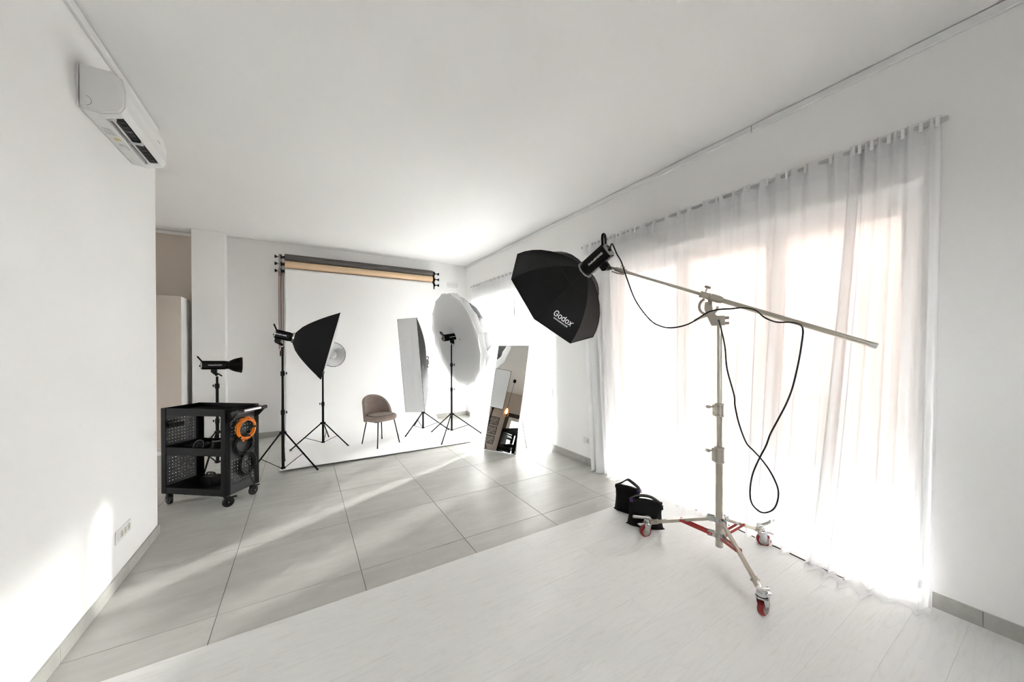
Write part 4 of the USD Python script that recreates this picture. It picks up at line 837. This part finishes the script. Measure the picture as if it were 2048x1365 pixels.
# lettering on the panel between the third and fourth rib (lower panel towards the camera)
Cc, Dd, Kc, Kd = ribs[2][-1], ribs[3][-1], ribs[2][2], ribs[3][2]
bx = unit(Dd - Cc); nrm = np.cross(bx, (Kc + Kd) / 2 - (Cc + Dd) / 2); nrm = unit(nrm if nrm @ (EYE - Cc) > 0 else -nrm); by = unit(((Kc + Kd) / 2 - (Cc + Dd) / 2)); by = unit(by - bx * (by @ bx))
LG = text('Godox', .064, V(0, 0, 0), bx, by, .001, bold=True); wl = LG.vertices @ bx; LG_w = wl.max() - wl.min()
# fit the flat lettering to the panel: anchor on the net of the panel near the rim
i3 = 2; net = pan[i3]; o_ = net[5, 3] * .4 + net[6, 3] * .6; nloc = unit(np.cross(net[5, 4] - net[5, 2], net[6, 3] - net[4, 3])); nloc = nloc if nloc @ (EYE - o_) > 0 else -nloc
upl = unit(net[4, 3] - net[7, 3]); rl = unit(np.cross(upl, nloc))
t.add('logo', cat(text('Godox', .046, o_ + nloc * .009 + upl * .005, rl, upl, .001, bold=True, centre=True), text('®', .012, o_ + nloc * .009 + rl * .094 + upl * .032, rl, upl, .001)), m_white_text, smooth=False)
t.add('web_address', text('WWW.GODOX.COM', .0115, o_ + nloc * .009 - upl * .018, rl, upl, .001, bold=True, centre=True), m_white_text, smooth=False)
_, PL, (ls, lu, lax) = strobe('black strobe head at the back of the octagonal softbox on the boom', P0, oa, hint=V(-.35, .1, 1), k=1.0, length=.275, mark='SK400II', lever=None)
# short spigot between lamp bracket and grip head
la0 = PL(0, -.102, -.165); t = Thing('spigot_adapter', 'short steel spigot between the boom grip and the strobe', 'spigot', la0)
t.add('pin', tube([la0, (la0 + b0) / 2 + V(0, 0, -.01), b0 - bd_ * .02], .009, 10), m_silver); t.add('collar', cyl(la0 + (b0 - la0) * .2, la0 + (b0 - la0) * .45, .016, n=14), m_black)

# power cable of the boom strobe
def seen(x, y, dep): return EYE + (fw + rt * (x - CX) / FPX - up * (y - CY) / FPX) * dep      # a measured point of the photograph at its own distance
ld = lambda x: 1 / (.383 + .000255 * (x - 1425))
w1 = [PL(.03, -.02, -.285), PL(.03, .01, -.33), seen(1234, 509, 2.68), seen(1243, 525, 2.72), seen(1254, 558, 2.8), seen(1272, 603, 2.82), seen(1300, 640, 2.82), seen(1322, 653, 2.78), seen(1345, 656, 2.72), seen(1378, 648, 2.64), seen(1412, 627, 2.55)]
w2 = [seen(1425, 622, 2.52), seen(1441, 619, 2.50), seen(1462, 618, 2.46), seen(1480, 616, 2.41), seen(1497, 617, 2.37), seen(1513, 622, 2.36), seen(1527, 634, 2.41), seen(1541, 641, 2.38), seen(1556, 645, 2.30), seen(1580, 645, 2.26), seen(1600, 650, 2.26), seen(1606, 662, 2.29)]
w3 = [seen(1603, 690, 2.29), seen(1597, 725, 2.30), seen(1586, 772, 2.31), seen(1574, 805, 2.32), seen(1557, 838, 2.34), seen(1541, 868, 2.36), seen(1532, 892, 2.37), seen(1519, 917, 2.39), seen(1505, 950, 2.40), seen(1500, 985, 2.40), seen(1504, 1008, 2.40), seen(1518, 1023, 2.40), seen(1532, 1026, 2.40), seen(1548, 1018, 2.40), seen(1556, 998, 2.40), seen(1555, 975, 2.40), seen(1540, 943, 2.42), seen(1521, 917, 2.44), seen(1507, 902, 2.45), seen(1492, 885, 2.47), seen(1478, 848, 2.49), seen(1470, 812, 2.51), seen(1468, 790, 2.52), seen(1454, 738, 2.54), seen(1450, 695, 2.56), seen(1443, 662, 2.57), seen(1437, 640, 2.58)]
single('power_cable', tube(w1 + w2 + w3, .0052, 8, 6), m_rubber, 'thin black power cable looping from the boom strobe along the boom', 'cable', smooth=True)
single('power_cable', tube([V(3.235, 2.05, .0145), V(3.215, 1.9, .0145), V(3.19, 1.6, .0145), V(3.165, 1.36, .0145), V(3.155, 1.2, .0145), V(3.13, 1.0, .0145), V(3.12, .85, .0145)], .0042, 8, 8), m_rubber, 'black cable lying on the floor along the near curtain hem', 'cable', smooth=True)

# ------------------------------------------------------------------ sandbags
def sandbag(lab, A, B, depth, h, seed, strap):
    """Black pillow-shaped weight bag standing on its lower edge: A, B the front bottom corners, strap over the top."""
    A, B = np.array(A, float), np.array(B, float); e = unit(B - A); n = V(-e[1], e[0], 0); n = n if n @ V(.8, .6, 0) > 0 else -n; Lg = np.linalg.norm(B - A); c0 = (A + B) / 2 + n * depth / 2
    t = Thing('sandbag', lab, 'sandbag', c0); rows = []
    for v_ in np.linspace(0, 1, 26):
        row = []
        for q in np.linspace(0, 2 * PI, 44, endpoint=False):
            fat = max(.10, math.sin(min(1, v_ * 1.0 + .12) * PI * .93)) ** .7 * (1.18 - .55 * v_)
            cx_, cy_ = math.cos(q), math.sin(q); xl = math.copysign(abs(cx_) ** .55, cx_); yl = math.copysign(abs(cy_) ** .9, cy_)
            wide = Lg / 2 * (1.06 - .09 * math.sin(v_ * PI) + (.05 if v_ < .06 else 0) - .06 * v_)
            p = c0 + e * xl * wide + n * yl * depth / 2 * fat * (1 - .55 * abs(xl) ** 5) + V(0, 0, v_ * h * (1 - .03 * abs(xl) * v_))
            nz = meshkit.fbm(p[None] * 26 + seed, 3, seed)[0] - .5
            row.append(p + n * yl * .020 * nz + e * .004 * nz * math.sin(9 * v_))
        rows.append(row)
    P = close(np.array(rows)); m = grid(P); nc = P.shape[1]; v = np.vstack([m.vertices, P[0].mean(0)[None], P[-1].mean(0)[None]]); k0 = len(m.vertices)
    f = np.vstack([m.faces, [(k0, i, i + 1) for i in range(nc - 1)], [(k0 + 1, 25 * nc + i + 1, 25 * nc + i) for i in range(nc - 1)]])
    t.add('bag', trimesh.Trimesh(v, f, process=False), m_bag, smooth=50)
    t.add('bottom_seam', tube([c0 + e * Lg * .56 * k + V(0, 0, .006) - n * depth * .30 * (1 - abs(k) ** 3) for k in np.linspace(-1, 1, 9)], .0065, 6), m_bag)
    tp = [c0 + e * (Lg / 2 * x) + V(0, 0, z) for x, z in strap]
    t.add('strap', ribbon(spline(tp, 6), n, .038, .011), m_bag)
    for x, z in (strap[0], strap[-1]): t.add('strap_patch', obox(c0 + e * (Lg / 2 * x * .98) + V(0, 0, z - .012), e, n, ZV, (.03, .042, .03), .003), m_purple if x > 0 and seed == 11 or x < 0 and seed == 12 else m_bag, smooth=False, label='purple stitched strap patch' if x > 0 and seed == 11 or x < 0 and seed == 12 else None)
sandbag('black sandbag standing behind the front one, its strap raised in a loop', (2.545, 2.413, 0), (2.632, 2.185, 0), .13, .255, 11, [(-.85, .245), (-.45, .275), (.0, .315), (.3, .305), (.8, .27), (.95, .245)])
sandbag('black sandbag directly behind the left red castor of the boom stand', (2.425, 2.125, 0), (2.600, 1.895, 0), .14, .245, 12, [(-.80, .235), (-.5, .262), (-.1, .275), (.35, .27), (.8, .235), (.95, .205)])
